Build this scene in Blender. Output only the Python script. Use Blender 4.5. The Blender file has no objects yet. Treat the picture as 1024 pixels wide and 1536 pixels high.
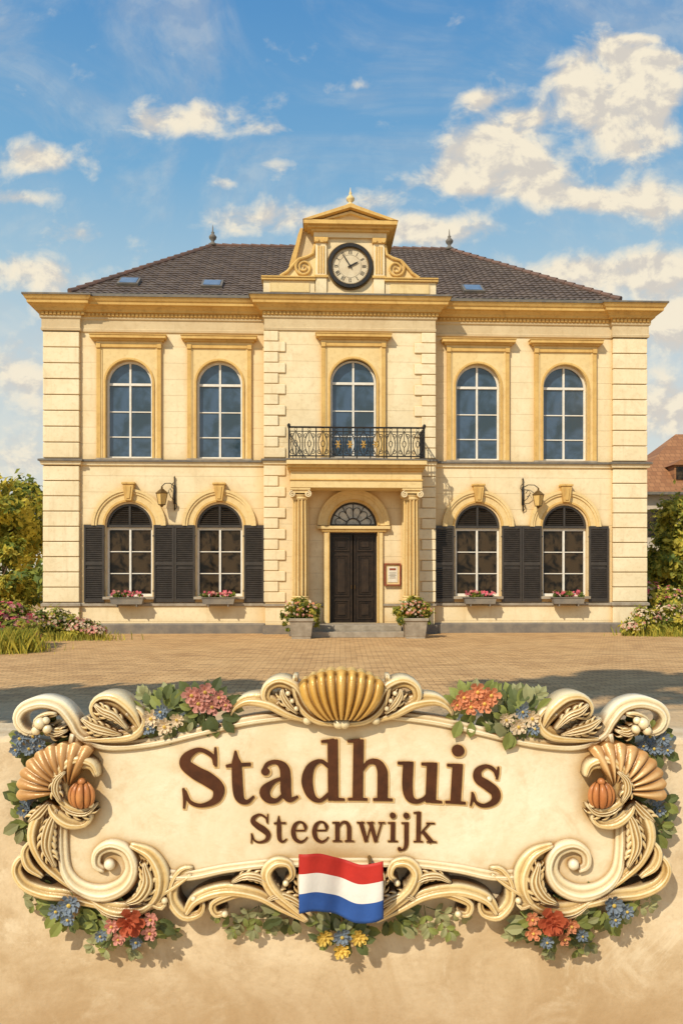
import bpy, math, random
import numpy as np
from mathutils import Vector
random.seed(7); rng=np.random.default_rng(7)
D=bpy.data; scene=bpy.context.scene; COL=scene.collection
sin,cos,pi=math.sin,math.cos,math.pi
# ------------------------------------------------------------------ materials
def newmat(name):
    m=D.materials.new(name); m.use_nodes=True
    nt=m.node_tree; b=nt.nodes['Principled BSDF']; return m,nt,b
def mathn(nt,op,a,b=None,c=None,clamp=False):
    n=nt.nodes.new('ShaderNodeMath'); n.operation=op; n.use_clamp=clamp
    for i,x in enumerate((a,b,c)):
        if x is None: continue
        if isinstance(x,(int,float)): n.inputs[i].default_value=x
        else: nt.links.new(x,n.inputs[i])
    return n.outputs[0]
def mixc(nt,f,a,b,mode='MIX'):
    n=nt.nodes.new('ShaderNodeMix'); n.data_type='RGBA'; n.blend_type=mode
    def s(i,x):
        if isinstance(x,(int,float)): n.inputs[i].default_value=x
        elif isinstance(x,(tuple,list)): n.inputs[i].default_value=(*x[:3],1)
        else: nt.links.new(x,n.inputs[i])
    s(0,f); s(6,a); s(7,b); return n.outputs[2]
def ramp(nt,x,p0,p1,v0=0.,v1=1.):
    n=nt.nodes.new('ShaderNodeMapRange'); n.interpolation_type='SMOOTHSTEP'
    n.inputs[1].default_value=p0; n.inputs[2].default_value=p1
    n.inputs[3].default_value=v0; n.inputs[4].default_value=v1
    nt.links.new(x,n.inputs[0]); return n.outputs[0]
def noise(nt,vec,scale,detail=4,rough=.55,dist=0.):
    n=nt.nodes.new('ShaderNodeTexNoise'); n.inputs['Scale'].default_value=scale
    n.inputs['Detail'].default_value=detail; n.inputs['Roughness'].default_value=rough
    n.inputs['Distortion'].default_value=dist
    if vec is not None: nt.links.new(vec,n.inputs['Vector'])
    return n.outputs['Fac']
def objc(nt): return nt.nodes.new('ShaderNodeTexCoord').outputs['Object']
def bumpn(nt,b,h,strength,dist=.01,prev=None):
    n=nt.nodes.new('ShaderNodeBump'); n.inputs['Strength'].default_value=strength
    n.inputs['Distance'].default_value=dist; nt.links.new(h,n.inputs['Height'])
    nt.links.new(n.outputs[0],b.inputs['Normal']); return n
def mat(name,c1,c2=None,scale=3.,rough=.8,bump=0.,bscale=30.,metal=0.,spec=.3,ao=None,aod=.1,point=None,aor=(.35,.95),hi=None):
    m,nt,b=newmat(name); c2=c2 or tuple(x*.75 for x in c1); co=objc(nt)
    f=ramp(nt,noise(nt,co,scale,6,.6),.3,.7)
    colr=mixc(nt,f,c1,c2)
    if point:  # shade in hollows and highlights on convex parts, painted into the colour
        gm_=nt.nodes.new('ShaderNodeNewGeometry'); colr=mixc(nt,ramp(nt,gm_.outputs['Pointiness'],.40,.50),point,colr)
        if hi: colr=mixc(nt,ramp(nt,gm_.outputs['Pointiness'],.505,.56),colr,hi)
    if ao:  # crevice shade painted into the base colour
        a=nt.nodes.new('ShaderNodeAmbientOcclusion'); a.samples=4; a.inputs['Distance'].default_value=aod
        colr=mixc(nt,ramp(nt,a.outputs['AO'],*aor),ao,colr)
    nt.links.new(colr,b.inputs['Base Color'])
    b.inputs['Roughness'].default_value=rough; b.inputs['Metallic'].default_value=metal
    b.inputs['Specular IOR Level'].default_value=spec
    if bump: bumpn(nt,b,noise(nt,co,bscale,5,.6),bump,.01)
    return m
def stucco(name,c1,c2,lines=0.5,dirt=(.45,.33,.18),ao=None):
    m,nt,b=newmat(name); co=objc(nt)
    sp=nt.nodes.new('ShaderNodeSeparateXYZ'); nt.links.new(co,sp.inputs[0])
    f=ramp(nt,noise(nt,co,.9,7,.62,.3),.32,.68); c=mixc(nt,f,c1,c2)
    f2=ramp(nt,noise(nt,co,9,5,.65),.48,.75); c=mixc(nt,mathn(nt,'MULTIPLY',f2,.38),c,dirt)
    mp=nt.nodes.new('ShaderNodeMapping'); mp.inputs['Scale'].default_value=(3.2,3.2,.28); nt.links.new(co,mp.inputs[0])
    st=ramp(nt,noise(nt,mp.outputs[0],1.6,6,.6),.52,.8); c=mixc(nt,mathn(nt,'MULTIPLY',st,.5),c,dirt)
    f3=ramp(nt,noise(nt,co,1.9,8,.7,.8),.50,.72); c=mixc(nt,mathn(nt,'MULTIPLY',f3,.32),c,dirt)
    h=noise(nt,co,26,6,.65)
    if lines:
        fr=mathn(nt,'FRACT',mathn(nt,'DIVIDE',mathn(nt,'ADD',sp.outputs[2],.13),lines))
        d=mathn(nt,'ABSOLUTE',mathn(nt,'SUBTRACT',fr,.5))
        g=ramp(nt,d,.475,.492)
        c=mixc(nt,mathn(nt,'MULTIPLY',g,.42),c,tuple(x*.8 for x in dirt))
        h=mathn(nt,'SUBTRACT',mathn(nt,'MULTIPLY',h,.35),mathn(nt,'MULTIPLY',g,1.0))
    if ao:  # warm shade in corners and under ledges, painted into the stucco colour
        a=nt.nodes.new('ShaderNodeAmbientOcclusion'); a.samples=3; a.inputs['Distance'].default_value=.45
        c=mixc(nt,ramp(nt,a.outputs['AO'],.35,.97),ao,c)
    nt.links.new(c,b.inputs['Base Color']); b.inputs['Roughness'].default_value=.85
    b.inputs['Specular IOR Level'].default_value=.2
    bumpn(nt,b,h,.5,.012); return m
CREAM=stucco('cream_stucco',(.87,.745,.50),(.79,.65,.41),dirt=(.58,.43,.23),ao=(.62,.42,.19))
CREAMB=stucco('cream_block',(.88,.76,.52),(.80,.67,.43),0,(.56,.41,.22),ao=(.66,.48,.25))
GOLD=stucco('ochre_trim',(.72,.48,.17),(.62,.39,.13),0,(.34,.19,.06))
PALEO=stucco('pale_ochre',(.80,.62,.32),(.74,.55,.26),0,(.5,.33,.14))
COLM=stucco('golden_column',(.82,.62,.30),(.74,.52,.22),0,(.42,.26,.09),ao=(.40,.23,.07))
FRIEZE=stucco('frieze',(.66,.53,.33),(.58,.45,.27),0)
LEAD=mat('lead',(.13,.12,.11),(.20,.17,.13),6,.6,.2)
PLINTH=mat('plinth',(.17,.15,.13),(.26,.22,.17),3,.85,.4)
STONE=mat('stone',(.40,.34,.26),(.28,.23,.17),5,.85,.4)
WHITE=mat('white_paint',(.80,.76,.68),(.70,.65,.56),5,.5,.1)
BLACKP=mat('black_paint',(.030,.025,.022),(.050,.040,.033),8,.5,.2)
SHUT=mat('shutter_paint',(.050,.040,.032),(.030,.024,.020),6,.38,.2,30,0,.6)
IRON=mat('iron',(.02,.022,.025),(.04,.035,.03),8,.45,.2,30,.3)
GILT=mat('gilt',(.60,.38,.11),(.42,.25,.06),8,.45,.1,30,.4)
BRASS=mat('aged_brass',(.20,.12,.04),(.12,.07,.025),8,.45,.1,30,.5)
DOORM=mat('door_wood',(.016,.011,.008),(.040,.024,.014),4,.4,.3)
TRUNK=mat('bark',(.12,.08,.05),(.07,.05,.03),8,.9,.6)
CLOCKF=mat('clock_face',(.70,.60,.42),(.58,.47,.31),4,.5,.1)
def glassm(name,c1,c2,sc=.8,lo=.4,hi=.62,ior=1.8):
    m,nt,b=newmat(name); co=objc(nt)
    c=mixc(nt,ramp(nt,noise(nt,co,sc,6,.6,.5),lo,hi),c1,c2)
    nt.links.new(c,b.inputs['Base Color']); b.inputs['Roughness'].default_value=.06
    b.inputs['IOR'].default_value=ior; bumpn(nt,b,noise(nt,co,2.5,2),.12,.02); return m
GLASSU=glassm('glass_sky',(.050,.090,.150),(.020,.040,.055),1.3,.38,.6)  # sky blue with dark tree reflections painted into the glass colour
GLASSL=glassm('glass_dark',(.060,.040,.022),(.008,.007,.006),2.2,.42,.6,1.3)
FANG=glassm('glass_fan',(.45,.40,.32),(.2,.17,.13),3)
def leafm(name,c,var=.5,tr=.25):
    m,nt,b=newmat(name); co=objc(nt)
    cc=mixc(nt,ramp(nt,noise(nt,co,2.2,3),.35,.65),tuple(x*(1-var*.5) for x in c),tuple(min(1,x*(1+var)) for x in c))
    nt.links.new(cc,b.inputs['Base Color']); b.inputs['Roughness'].default_value=.6
    b.inputs['Specular IOR Level'].default_value=.25
    t=nt.nodes.new('ShaderNodeBsdfTranslucent'); nt.links.new(cc,t.inputs[0])
    mx=nt.nodes.new('ShaderNodeMixShader'); mx.inputs[0].default_value=tr
    nt.links.new(b.outputs[0],mx.inputs[1]); nt.links.new(t.outputs[0],mx.inputs[2])
    nt.links.new(mx.outputs[0],nt.nodes['Material Output'].inputs[0]); return m
LG1=leafm('leaf_green',(.27,.28,.045),.4,.42); LG2=leafm('leaf_dark',(.11,.15,.03),.5,.35); LG3=leafm('leaf_yellow',(.54,.46,.075),.4,.45)
PINK=leafm('petal_pink',(.62,.13,.17)); PINK2=leafm('petal_rose',(.64,.30,.24),.3)
WHT=leafm('petal_pale',(.66,.53,.36),.3); REDF=leafm('petal_red',(.46,.11,.05),.3); ORNG=leafm('petal_orange',(.58,.24,.12),.3)
BLUEF=leafm('petal_blue',(.19,.23,.28),.3); YELF=leafm('petal_yellow',(.64,.45,.10),.3)
# ------------------------------------------------------------------ mesh builder
class M:
    def __init__(s): s.v=[];s.f=[];s.mi=[]
    def add(s,v,f,m=0):
        o=len(s.v); s.v+= [tuple(p) for p in v]; s.f+=[tuple(i+o for i in q) for q in f]; s.mi+=[m]*len(f)
    def box(s,x0,x1,y0,y1,z0,z1,m=0):
        v=[(x0,y0,z0),(x1,y0,z0),(x1,y1,z0),(x0,y1,z0),(x0,y0,z1),(x1,y0,z1),(x1,y1,z1),(x0,y1,z1)]
        s.add(v,[(0,1,5,4),(1,2,6,5),(2,3,7,6),(3,0,4,7),(4,5,6,7),(3,2,1,0)],m)
    def prism(s,P,y0,y1,m=0):
        n=len(P); v=[(x,y0,z) for x,z in P]+[(x,y1,z) for x,z in P]
        s.add(v,[tuple(range(n)),tuple(range(2*n-1,n-1,-1))]+[(i,(i+1)%n+0,(i+1)%n+n,i+n) for i in range(n)],m)
    def ring(s,A,B,y0,y1,m=0,closed=True):
        n=len(A); v=[(x,y0,z) for x,z in A]+[(x,y0,z) for x,z in B]+[(x,y1,z) for x,z in A]+[(x,y1,z) for x,z in B]
        f=[]
        for i in range(n if closed else n-1):
            j=(i+1)%n
            f+=[(i,j,n+j,n+i),(i,j,2*n+j,2*n+i),(n+i,n+j,3*n+j,3*n+i)]
        if not closed: f+=[(0,n,3*n,2*n),(n-1,2*n-1,4*n-1,3*n-1)]
        s.add(v,f,m)
    def lathe(s,cx,cy,prof,n=16,m=0,flute=0,fl=.06):
        v=[];k=len(prof)
        for r,z in prof:
            for i in range(n):
                a=2*pi*i/n; rr=r*(1-fl*(0.5+0.5*cos(flute*a))) if flute else r
                v.append((cx+rr*cos(a),cy+rr*sin(a),z))
        f=[(j*n+i,j*n+(i+1)%n,(j+1)*n+(i+1)%n,(j+1)*n+i) for j in range(k-1) for i in range(n)]
        f+=[tuple(range(n-1,-1,-1)),tuple((k-1)*n+i for i in range(n))]
        s.add(v,f,m)
    def ball(s,cx,cy,cz,r,m=0,n=12,k=8,lob=0,amp=.1,ry=1,rz=1):
        vs=[]
        for i in range(k+1):
            th=pi*i/k
            for j in range(n):
                ph=2*pi*j/n; rr=1-amp*abs(sin(lob*ph)) if lob else 1
                vs.append((cx+r*sin(th)*cos(ph)*rr,cy-r*ry*sin(th)*sin(ph)*rr,cz+r*rz*cos(th)))
        s.add(vs,[(i*n+j,i*n+(j+1)%n,(i+1)*n+(j+1)%n,(i+1)*n+j) for i in range(k) for j in range(n)],m)
    def tube(s,P,R,n=6,m=0):
        P=[Vector(p) for p in P]; k=len(P)
        if isinstance(R,(int,float)): R=[R]*k
        v=[];up=None
        for j in range(k):
            t=(P[min(j+1,k-1)]-P[max(j-1,0)]).normalized()
            if up is None:
                up=Vector((0,0,1)) if abs(t.z)<.9 else Vector((0,1,0))
            a=t.cross(up)
            if a.length<1e-4: a=t.cross(Vector((1,0,.3)))
            a.normalize(); b=a.cross(t).normalized(); up=b
            for i in range(n):
                q=P[j]+(a*cos(2*pi*i/n)+b*sin(2*pi*i/n))*R[j]; v.append(tuple(q))
        f=[(j*n+i,j*n+(i+1)%n,(j+1)*n+(i+1)%n,(j+1)*n+i) for j in range(k-1) for i in range(n)]
        f+=[tuple(range(n-1,-1,-1)),tuple((k-1)*n+i for i in range(n))]
        s.add(v,f,m)
    def plan(s,path,prof,m=0,skip=()):
        n=len(path); k=len(prof); v=[]
        nr=[]
        for i in range(n):
            a=path[i];b=path[(i+1)%n]; dx,dy=b[0]-a[0],b[1]-a[1]; L=math.hypot(dx,dy); nr.append((dy/L,-dx/L))
        for i in range(n):
            n1=nr[i-1];n2=nr[i]; ox,oy=n1[0]+n2[0],n1[1]+n2[1]
            for o,z in prof: v.append((path[i][0]+o*ox,path[i][1]+o*oy,z))
        f=[]
        for i in range(n):
            if i in skip: continue
            j=(i+1)%n
            for q in range(k-1): f.append((i*k+q,j*k+q,j*k+q+1,i*k+q+1))
        s.add(v,f,m)
    def build(s,name,mats,parent=None,loc=(0,0,0),rz=0,smooth=False,bevel=0,fix=True):
        me=D.meshes.new(name); me.from_pydata(s.v,[],s.f)
        if not isinstance(mats,(list,tuple)): mats=[mats]
        for mm in mats: me.materials.append(mm)
        me.polygons.foreach_set('material_index',s.mi)
        if fix:
            import bmesh
            bm=bmesh.new(); bm.from_mesh(me); bmesh.ops.recalc_face_normals(bm,faces=bm.faces); bm.to_mesh(me); bm.free()
        if smooth: me.polygons.foreach_set('use_smooth',[True]*len(me.polygons))
        o=D.objects.new(name,me); COL.objects.link(o); o.location=loc; o.rotation_euler=(0,0,rz)
        if parent: o.parent=parent
        if bevel:
            b=o.modifiers.new('bevel','BEVEL'); b.width=bevel; b.segments=2; b.limit_method='ANGLE'
        return o
def empty(name,loc=(0,0,0),rz=0,parent=None,label=None,cat=None,group=None):
    o=D.objects.new(name,None); COL.objects.link(o); o.location=loc; o.rotation_euler=(0,0,rz); o.empty_display_size=.2
    if parent: o.parent=parent
    if label: o['label']=label
    if cat: o['category']=cat
    if group: o['group']=group
    return o
def copyto(o,parent,loc=None):
    c=o.copy(); COL.objects.link(c); c.parent=parent
    if loc is not None: c.location=loc
    return c
def arch(hw,zb,zs,n=20,cx=0):
    P=[(cx-hw,zb),(cx+hw,zb)]
    for i in range(n+1):
        a=pi*i/n; P.append((cx+hw*cos(a),zs+hw*sin(a)))
    return P
# ------------------------------------------------------------------ building
TH=math.radians(2.3); C,S=cos(TH),sin(TH); P0=(.25,25.)
def W(x,y,z=0): return (P0[0]+x*C-y*S, P0[1]+x*S+y*C, z)
hall=empty('town_hall',(P0[0],P0[1],0),TH,label='cream two-storey classical town hall with clock gable and balcony',cat='building')
HW=9.40; RW=2.6; PR=.4; DX=.10
WX=[-6.8,-4.03,4.03,6.8]; OW=.70
def facade(m,x0,x1,z0,z1,y,cols,depth=.28):
    cur=x0
    for cx,hw,ops in cols:
        m.add([(cur,y,z0),(cx-hw,y,z0),(cx-hw,y,z1),(cur,y,z1)],[(0,1,2,3)]); cur=cx+hw
        zz=z0
        for k,(zb,zs,arc) in enumerate(ops):
            m.add([(cx-hw,y,zz),(cx+hw,y,zz),(cx+hw,y,zb),(cx-hw,y,zb)],[(0,1,2,3)])
            if arc:
                zt=zs+hw+.08; n=20
                pts=[(cx-hw*cos(pi*i/n),zs+hw*sin(pi*i/n)) for i in range(n+1)]
                for a,b in zip(pts,pts[1:]): m.add([(a[0],y,a[1]),(b[0],y,b[1]),(b[0],y,zt),(a[0],y,zt)],[(0,1,2,3)])
                out=[(cx-hw,zb)]+pts+[(cx+hw,zb)]
                zz=zt
            else:
                out=[(cx-hw,zb),(cx-hw,zs),(cx+hw,zs),(cx+hw,zb)]; zz=zs
            for a,b in zip(out,out[1:]+out[:1]):
                m.add([(a[0],y,a[1]),(b[0],y,b[1]),(b[0],y+depth,b[1]),(a[0],y+depth,a[1])],[(0,1,2,3)])
        m.add([(cx-hw,y,zz),(cx+hw,y,zz),(cx+hw,y,z1),(cx-hw,y,z1)],[(0,1,2,3)])
    m.add([(cur,y,z0),(x1,y,z0),(x1,y,z1),(cur,y,z1)],[(0,1,2,3)])
wing=[(1.15,3.32,True),(5.42,7.74,True)]
m=M()
facade(m,-HW+.02,-RW,0,10.25,0,[(x,OW,wing) for x in WX[:2]])
facade(m,RW,HW-.02,0,10.25,0,[(x,OW,wing) for x in WX[2:]])
facade(m,-RW,RW,0,10.25,-PR,[(DX,.72,[(.34,3.12,False),(3.32,3.34,True),(5.42,7.76,True)])],.35)
for sx in(-1,1):
    m.add([(sx*RW,-PR,0),(sx*RW,0,0),(sx*RW,0,10.25),(sx*RW,-PR,10.25)],[(0,1,2,3)])
    m.add([(sx*(HW-.02),0,0),(sx*(HW-.02),11,0),(sx*(HW-.02),11,10.25),(sx*(HW-.02),0,10.25)],[(0,1,2,3)])
m.add([(-HW,11,0),(HW,11,0),(HW,11,10.25),(-HW,11,10.25)],[(0,1,2,3)])
m.build('wall',CREAM,hall,fix=False)
m=M(); m.box(-HW+.3,HW-.3,.6,.7,.1,10.1); m.build('interior_wall',BLACKP,hall)
PATH=[(-HW,11),(-HW,-.12),(-8.3,-.12),(-8.3,0),(-RW,0),(-RW,-PR),(RW,-PR),(RW,0),(8.3,0),(8.3,-.12),(HW,-.12),(HW,11)]
m=M(); m.plan(PATH,[(0,9.30),(.04,9.31),(.05,9.38),(.03,9.40),(.03,9.66),(.07,9.69),(.08,9.74)],0)
m.plan(PATH,[(.08,9.74),(.08,9.86),(.17,9.88),(.19,9.95),(.25,10.0),(.27,10.03),(.36,10.05),(.37,10.13),(.40,10.15),(.44,10.22),(.45,10.26)],1)
m.plan(PATH,[(.45,10.26),(.48,10.26),(.48,10.31),(-.3,10.40)],2)
m.build('cornice',[FRIEZE,GOLD,LEAD],hall)
m=M()
def dent(x0,x1,y):
    x=x0
    while x<x1: m.box(x,x+.075,y-.125,y-.075,9.775,9.855); x+=.12
dent(-9.4,-8.2,-.12); dent(-8.15,-2.75,0); dent(-2.65,2.65,-PR); dent(2.8,8.1,0); dent(8.25,9.4,-.12)
o=m.build('dentils',GOLD,hall); o['kind']='stuff'
m=M(); m.plan(PATH,[(0,5.18),(.05,5.2),(.07,5.28),(.07,5.30)],0); m.plan(PATH,[(.07,5.30),(.12,5.305),(.12,5.36),(0,5.39)],1)
m.build('string_course',[CREAMB,LEAD],hall)
m=M(); m.plan(PATH,[(0,.84),(.05,.86),(.05,.93),(0,.96)],0,skip=(5,))
for a,b in((-RW-.049,DX-.92),(DX+.92,RW+.049)): m.box(a,b,-PR-.05,-PR+.01,.86,.93)
m.build('base_moulding',[STONE],hall)
m=M(); m.plan(PATH,[(.07,-.02),(.07,.27),(0,.32)],0,skip=(5,))
for a,b in((-RW-.069,DX-.92),(DX+.92,RW+.069)): m.box(a,b,-PR-.07,-PR+.01,-.02,.28)
m.build('plinth',[PLINTH],hall)
for sx in(-1,1):
    m=M()
    for z0,z1,nb in((.97,5.17,9),(5.4,9.29,8)):
        h=(z1-z0)/nb
        for i in range(nb):
            a,b=sorted((sx*8.3,sx*(HW+.0)))
            j=random.uniform(-.006,.006)
            m.box(a,b,-.12+j,.5,z0+i*h+.010,z0+(i+1)*h-.010)
    a,b=sorted((sx*8.3,sx*HW)); m.box(a,b,-.118,.4,.3,.85)
    m.build('pilaster',CREAMB,hall,bevel=.022)
    m=M()
    for z0,z1 in((.97,5.17),(5.4,9.29)):
        nb=13 if z0<1 else 12; h=(z1-z0)/nb
        for q in range(nb):
            w=.62 if q%2==0 else .40
            a,b=sorted((sx*(RW+.04),sx*(RW-w))); m.box(a,b,-PR-.045+random.uniform(-.005,.005),-.02,z0+q*h+.008,z0+(q+1)*h-.008)
    m.build('quoins',CREAMB,hall,bevel=.022)
# ---- roof
EX,EY,EZ=8.75,.42,10.62
m=M(); per=.21; xs=np.arange(-EX,EX+.01,.042); rows=24
Yv=lambda t:EY+(5.5-EY)*t; Zv=lambda t:EZ+(14.27-EZ)*t
nrm=Vector((0,-(14.27-EZ),(5.5-EY))).normalized()
verts=[]
for r in range(rows):
    for e,(t,lift) in enumerate(((r/rows,.035),((r+1)/rows,0.0))):
        xl=-EX+(EX-4.9)*t; xr=EX-(EX-4.1)*t
        for x in xs:
            xx=min(max(x,xl),xr); hgt=lift+.035*abs(sin(pi*xx/per))**.8
            hgt+=.005*sin(xx*7.3+r*2.1)
            verts.append((xx,Yv(t)+nrm.y*hgt,Zv(t)+nrm.z*hgt))
nx=len(xs); f=[]
for k in range(2*rows-1):
    for i in range(nx-1):
        a=k*nx+i
        if verts[a][0]==verts[a+1][0] and verts[a+nx][0]==verts[a+nx+1][0]: continue
        f.append((a,a+1,a+nx+1,a+nx))
m.add(verts,f)
RL,RR=(-4.9,5.5,14.27),(4.1,5.5,14.27); z0=EZ
m.add([(-EX,EY,z0),RL,(-EX,10.6,z0)],[(0,1,2)]); m.add([(EX,EY,z0),RR,(EX,10.6,z0)],[(0,1,2)])
m.add([(-EX,10.6,z0),RL,RR,(EX,10.6,z0)],[(0,1,2,3)])
rm,nt,b=newmat('roof_tiles'); co=objc(nt)
sn=nt.nodes.new('ShaderNodeVectorMath'); sn.operation='SNAP'; nt.links.new(co,sn.inputs[0]); sn.inputs[1].default_value=(per,(5.5-EY)/rows,50)
wn=nt.nodes.new('ShaderNodeTexWhiteNoise'); wn.noise_dimensions='3D'; nt.links.new(sn.outputs[0],wn.inputs[0])
c=mixc(nt,wn.outputs[0],(.100,.074,.060),(.155,.115,.092)); c=mixc(nt,mathn(nt,'MULTIPLY',ramp(nt,noise(nt,co,1.2,6,.65),.45,.75),.6),c,(.19,.15,.12))
nt.links.new(c,b.inputs['Base Color']); b.inputs['Roughness'].default_value=.75; bumpn(nt,b,noise(nt,co,30,4),.4,.01)
roof=m.build('roof',rm,hall,fix=False)
m=M(); m.box(-EX-.08,EX+.08,EY-.10,EY+.02,10.3,EZ+.01,0)
for sx in(-1,1): a,b_=sorted((sx*(EX-.02),sx*(EX+.08))); m.box(a,b_,EY+.021,10.6,10.3,EZ+.005,0)
m.box(-HW,HW,-.1,10.9,10.25,10.36,0)
m.build('gutter',[LEAD],roof)
HIP=mat('ridge_tile',(.20,.11,.08),(.13,.09,.075),4,.8,.4)
m=M()
def caps(a,b):
    a,b=Vector(a),Vector(b); L=(b-a).length; n=int(L/.36)
    for i in range(n):
        p=a.lerp(b,i/n)+Vector((0,0,.05)); q=a.lerp(b,(i+1.08)/n)+Vector((0,0,.03)); m.tube([p,q],[.10,.08],8)
caps((-EX,EY,z0+.03),RL); caps((EX,EY,z0+.03),RR); caps(RL,RR)
m.build('ridge_tiles',HIP,roof)
for (x,_,z) in (RL,RR):
    m=M(); m.lathe(0,0,[(.16,-.05),(.17,.03),(.07,.10),(.06,.16),(.13,.24),(.15,.31),(.09,.39),(.04,.43),(.07,.47),(.03,.52),(.015,.70),(.003,.78)],12)
    m.build('finial',LEAD,roof,(x,5.5,z+.06),smooth=True)
SKG=glassm('skylight_glass',(.16,.22,.30),(.08,.12,.18))
sl_=(14.27-EZ)/(5.5-EY)
for x,y in((-7.1,1.35),(-4.4,1.25),(4.1,1.15)):
    m=M(); m.box(-.34,.34,-.34,.34,0,.13,0); m.box(-.27,.27,-.27,.27,.12,.145,1)
    o=m.build('skylight',[LEAD,SKG],roof,(x,y,EZ+sl_*(y-EY))); o.rotation_euler=(math.atan(sl_),0,0)
# ---- clock gable
g=empty('clock_gable',(0,0,0),0,hall)
m=M(); yf=-.40
m.box(-.80,.80,yf+.06,3.0,10.3,12.3,0)
for sx in(-1,1):
    a,b=sorted((sx*.72,sx*1.06)); m.box(a,b,yf,yf+.8,10.3,12.05,0)
    a,b=sorted((sx*.68,sx*1.10)); m.box(a,b,yf-.05,yf+.8,12.02,12.18,1); m.box(a,b,yf-.04,yf+.8,10.95,11.02,1)
    for q in(-1,1): m.tube([(sx*.89+q*.13,yf-.09,12.08),(sx*.89+q*.13,yf+.02,12.08)],.07,12,1)
    for q in(-.08,0,.08): m.box(sx*.89+q-.022,sx*.89+q+.022,yf-.02,yf+.1,11.08,11.92,1)
    a,b=sorted((sx*1.08,sx*2.66)); m.box(a,b,yf+.05,yf+.7,10.3,10.86,0)
    a,b=sorted((sx*1.06,sx*2.72)); m.box(a,b,yf-.03,yf+.78,10.86,10.93,1); m.box(a,b,yf-.06,yf+.8,10.93,10.97,1)
    a,b=sorted((sx*1.25,sx*2.45)); m.box(a,b,yf+.02,yf+.1,10.50,10.78,2)
m.box(-1.08,1.08,yf+.03,yf+.9,10.3,10.52,0)
m.box(-1.12,1.12,yf-.02,2.6,12.18,12.34,0); m.box(-1.2,1.2,yf-.10,2.6,12.34,12.41,1)
m.box(-1.32,1.32,yf-.20,2.6,12.41,12.47,1); m.box(-1.42,1.42,yf-.32,2.6,12.47,12.59,1)
m.prism([(-1.42,12.592),(1.42,12.592),(0,13.03)],yf-.06,2.6,0)
for sx in(-1,1):
    P=[(sx*1.45,12.595),(sx*1.20,12.595),(0,12.97),(0,13.09)]
    m.prism(P,yf-.34,yf-.0,1); P=[(sx*1.06,12.60),(sx*.92,12.60),(0,12.86),(0,12.93)]
    m.prism(P,yf-.18,yf-.02,2)
    m.add([(sx*1.45,yf-.3,12.61),(0,yf-.3,13.10),(0,5,13.10),(sx*1.45,5,12.61)],[(0,1,2,3)],3)
m.build('gable_wall',[CREAMB,GOLD,PALEO,LEAD],g,bevel=.006)
for sx in(-1,1):
    m=M()
    body=[(sx*1.06,11.95),(sx*1.14,11.68),(sx*1.35,11.60),(sx*1.60,11.50),(sx*1.78,11.3),(sx*1.95,11.12),(sx*2.1,10.98),(sx*1.06,10.98)]
    m.prism(body,yf+.10,yf+.45,0)
    P=[];R=[]
    for i in range(40):
        a=i/39*4.2*pi; r=.27*(1-i/44); P.append((sx*(1.42+r*sin(a+.6)),yf+.06,11.28+r*cos(a+.6))); R.append(.045*(1-i/60))
    m.tube(P,R,8,1)
    P=[(sx*1.08,yf+.06,11.98),(sx*1.14,yf+.06,11.70),(sx*1.32,yf+.06,11.60),(sx*1.58,yf+.06,11.52),(sx*1.76,yf+.06,11.33),(sx*1.92,yf+.06,11.14),(sx*2.14,yf+.06,11.0)]
    m.tube(P,.05,8,1)
    m.build('volute',[PALEO,GOLD],g)
m=M(); cv=[(-1.78,11.35),(-1.68,11.7),(-1.60,12.0),(-1.54,12.3),(-1.47,12.50),(-1.1,12.50),(-1.07,11.6)]
m.prism(cv,yf+.3,2.2,0)
cv2=[(-1.88,11.35),(-1.78,11.7),(-1.68,12.0),(-1.61,12.3),(-1.53,12.52),(-1.45,12.52),(-1.50,12.25),(-1.56,12.0),(-1.63,11.7),(-1.71,11.35)]
m.prism(cv2,yf+.15,2.3,1); m.build('gable_cheek',[FRIEZE,GOLD],g)
m=M(); m.lathe(0,0,[(.14,0),(.15,.05),(.06,.1),(.05,.14),(.12,.2),(.13,.26),(.07,.33),(.03,.38),(.05,.42),(.02,.47),(.004,.60)],12)
m.build('finial',PALEO,g,(0,yf-.15,13.06),smooth=True)
ck=empty('clock',(0,yf+.06,11.31),0,hall)
def disc(m,r,y0,y1,mi=0,n=48): m.prism([(r*cos(2*pi*i/n),r*sin(2*pi*i/n)) for i in range(n)],y0,y1,mi)
def circ(r,n=48): return [(r*cos(2*pi*i/n),r*sin(2*pi*i/n)) for i in range(n)]
m=M(); m.ring(circ(.68),circ(.58),-.14,0,0); m.ring(circ(.72),circ(.68),-.07,0,1); m.ring(circ(.58),circ(.55),-.10,0,1)
m.build('clock_rim',[IRON,BRASS],ck)
m=M(); disc(m,.57,-.05,0); m.build('clock_face',CLOCKF,ck)
m=M()
def bar(m,cx,cz,ang,l,w,y0,y1,ox=0,mi=0,skew=0):
    ux,uz=sin(ang),cos(ang); vx,vz=cos(ang),-sin(ang)
    P=[]
    for a,bb in((-l/2,-w/2),(-l/2,w/2),(l/2,w/2),(l/2,-w/2)):
        o=ox+bb+skew*a; P.append((cx+ux*a+vx*o,cz+uz*a+vz*o))
    m.prism(P,y0,y1,mi)
rom=['XII','I','II','III','IIII','V','VI','VII','VIII','IX','X','XI']
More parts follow.
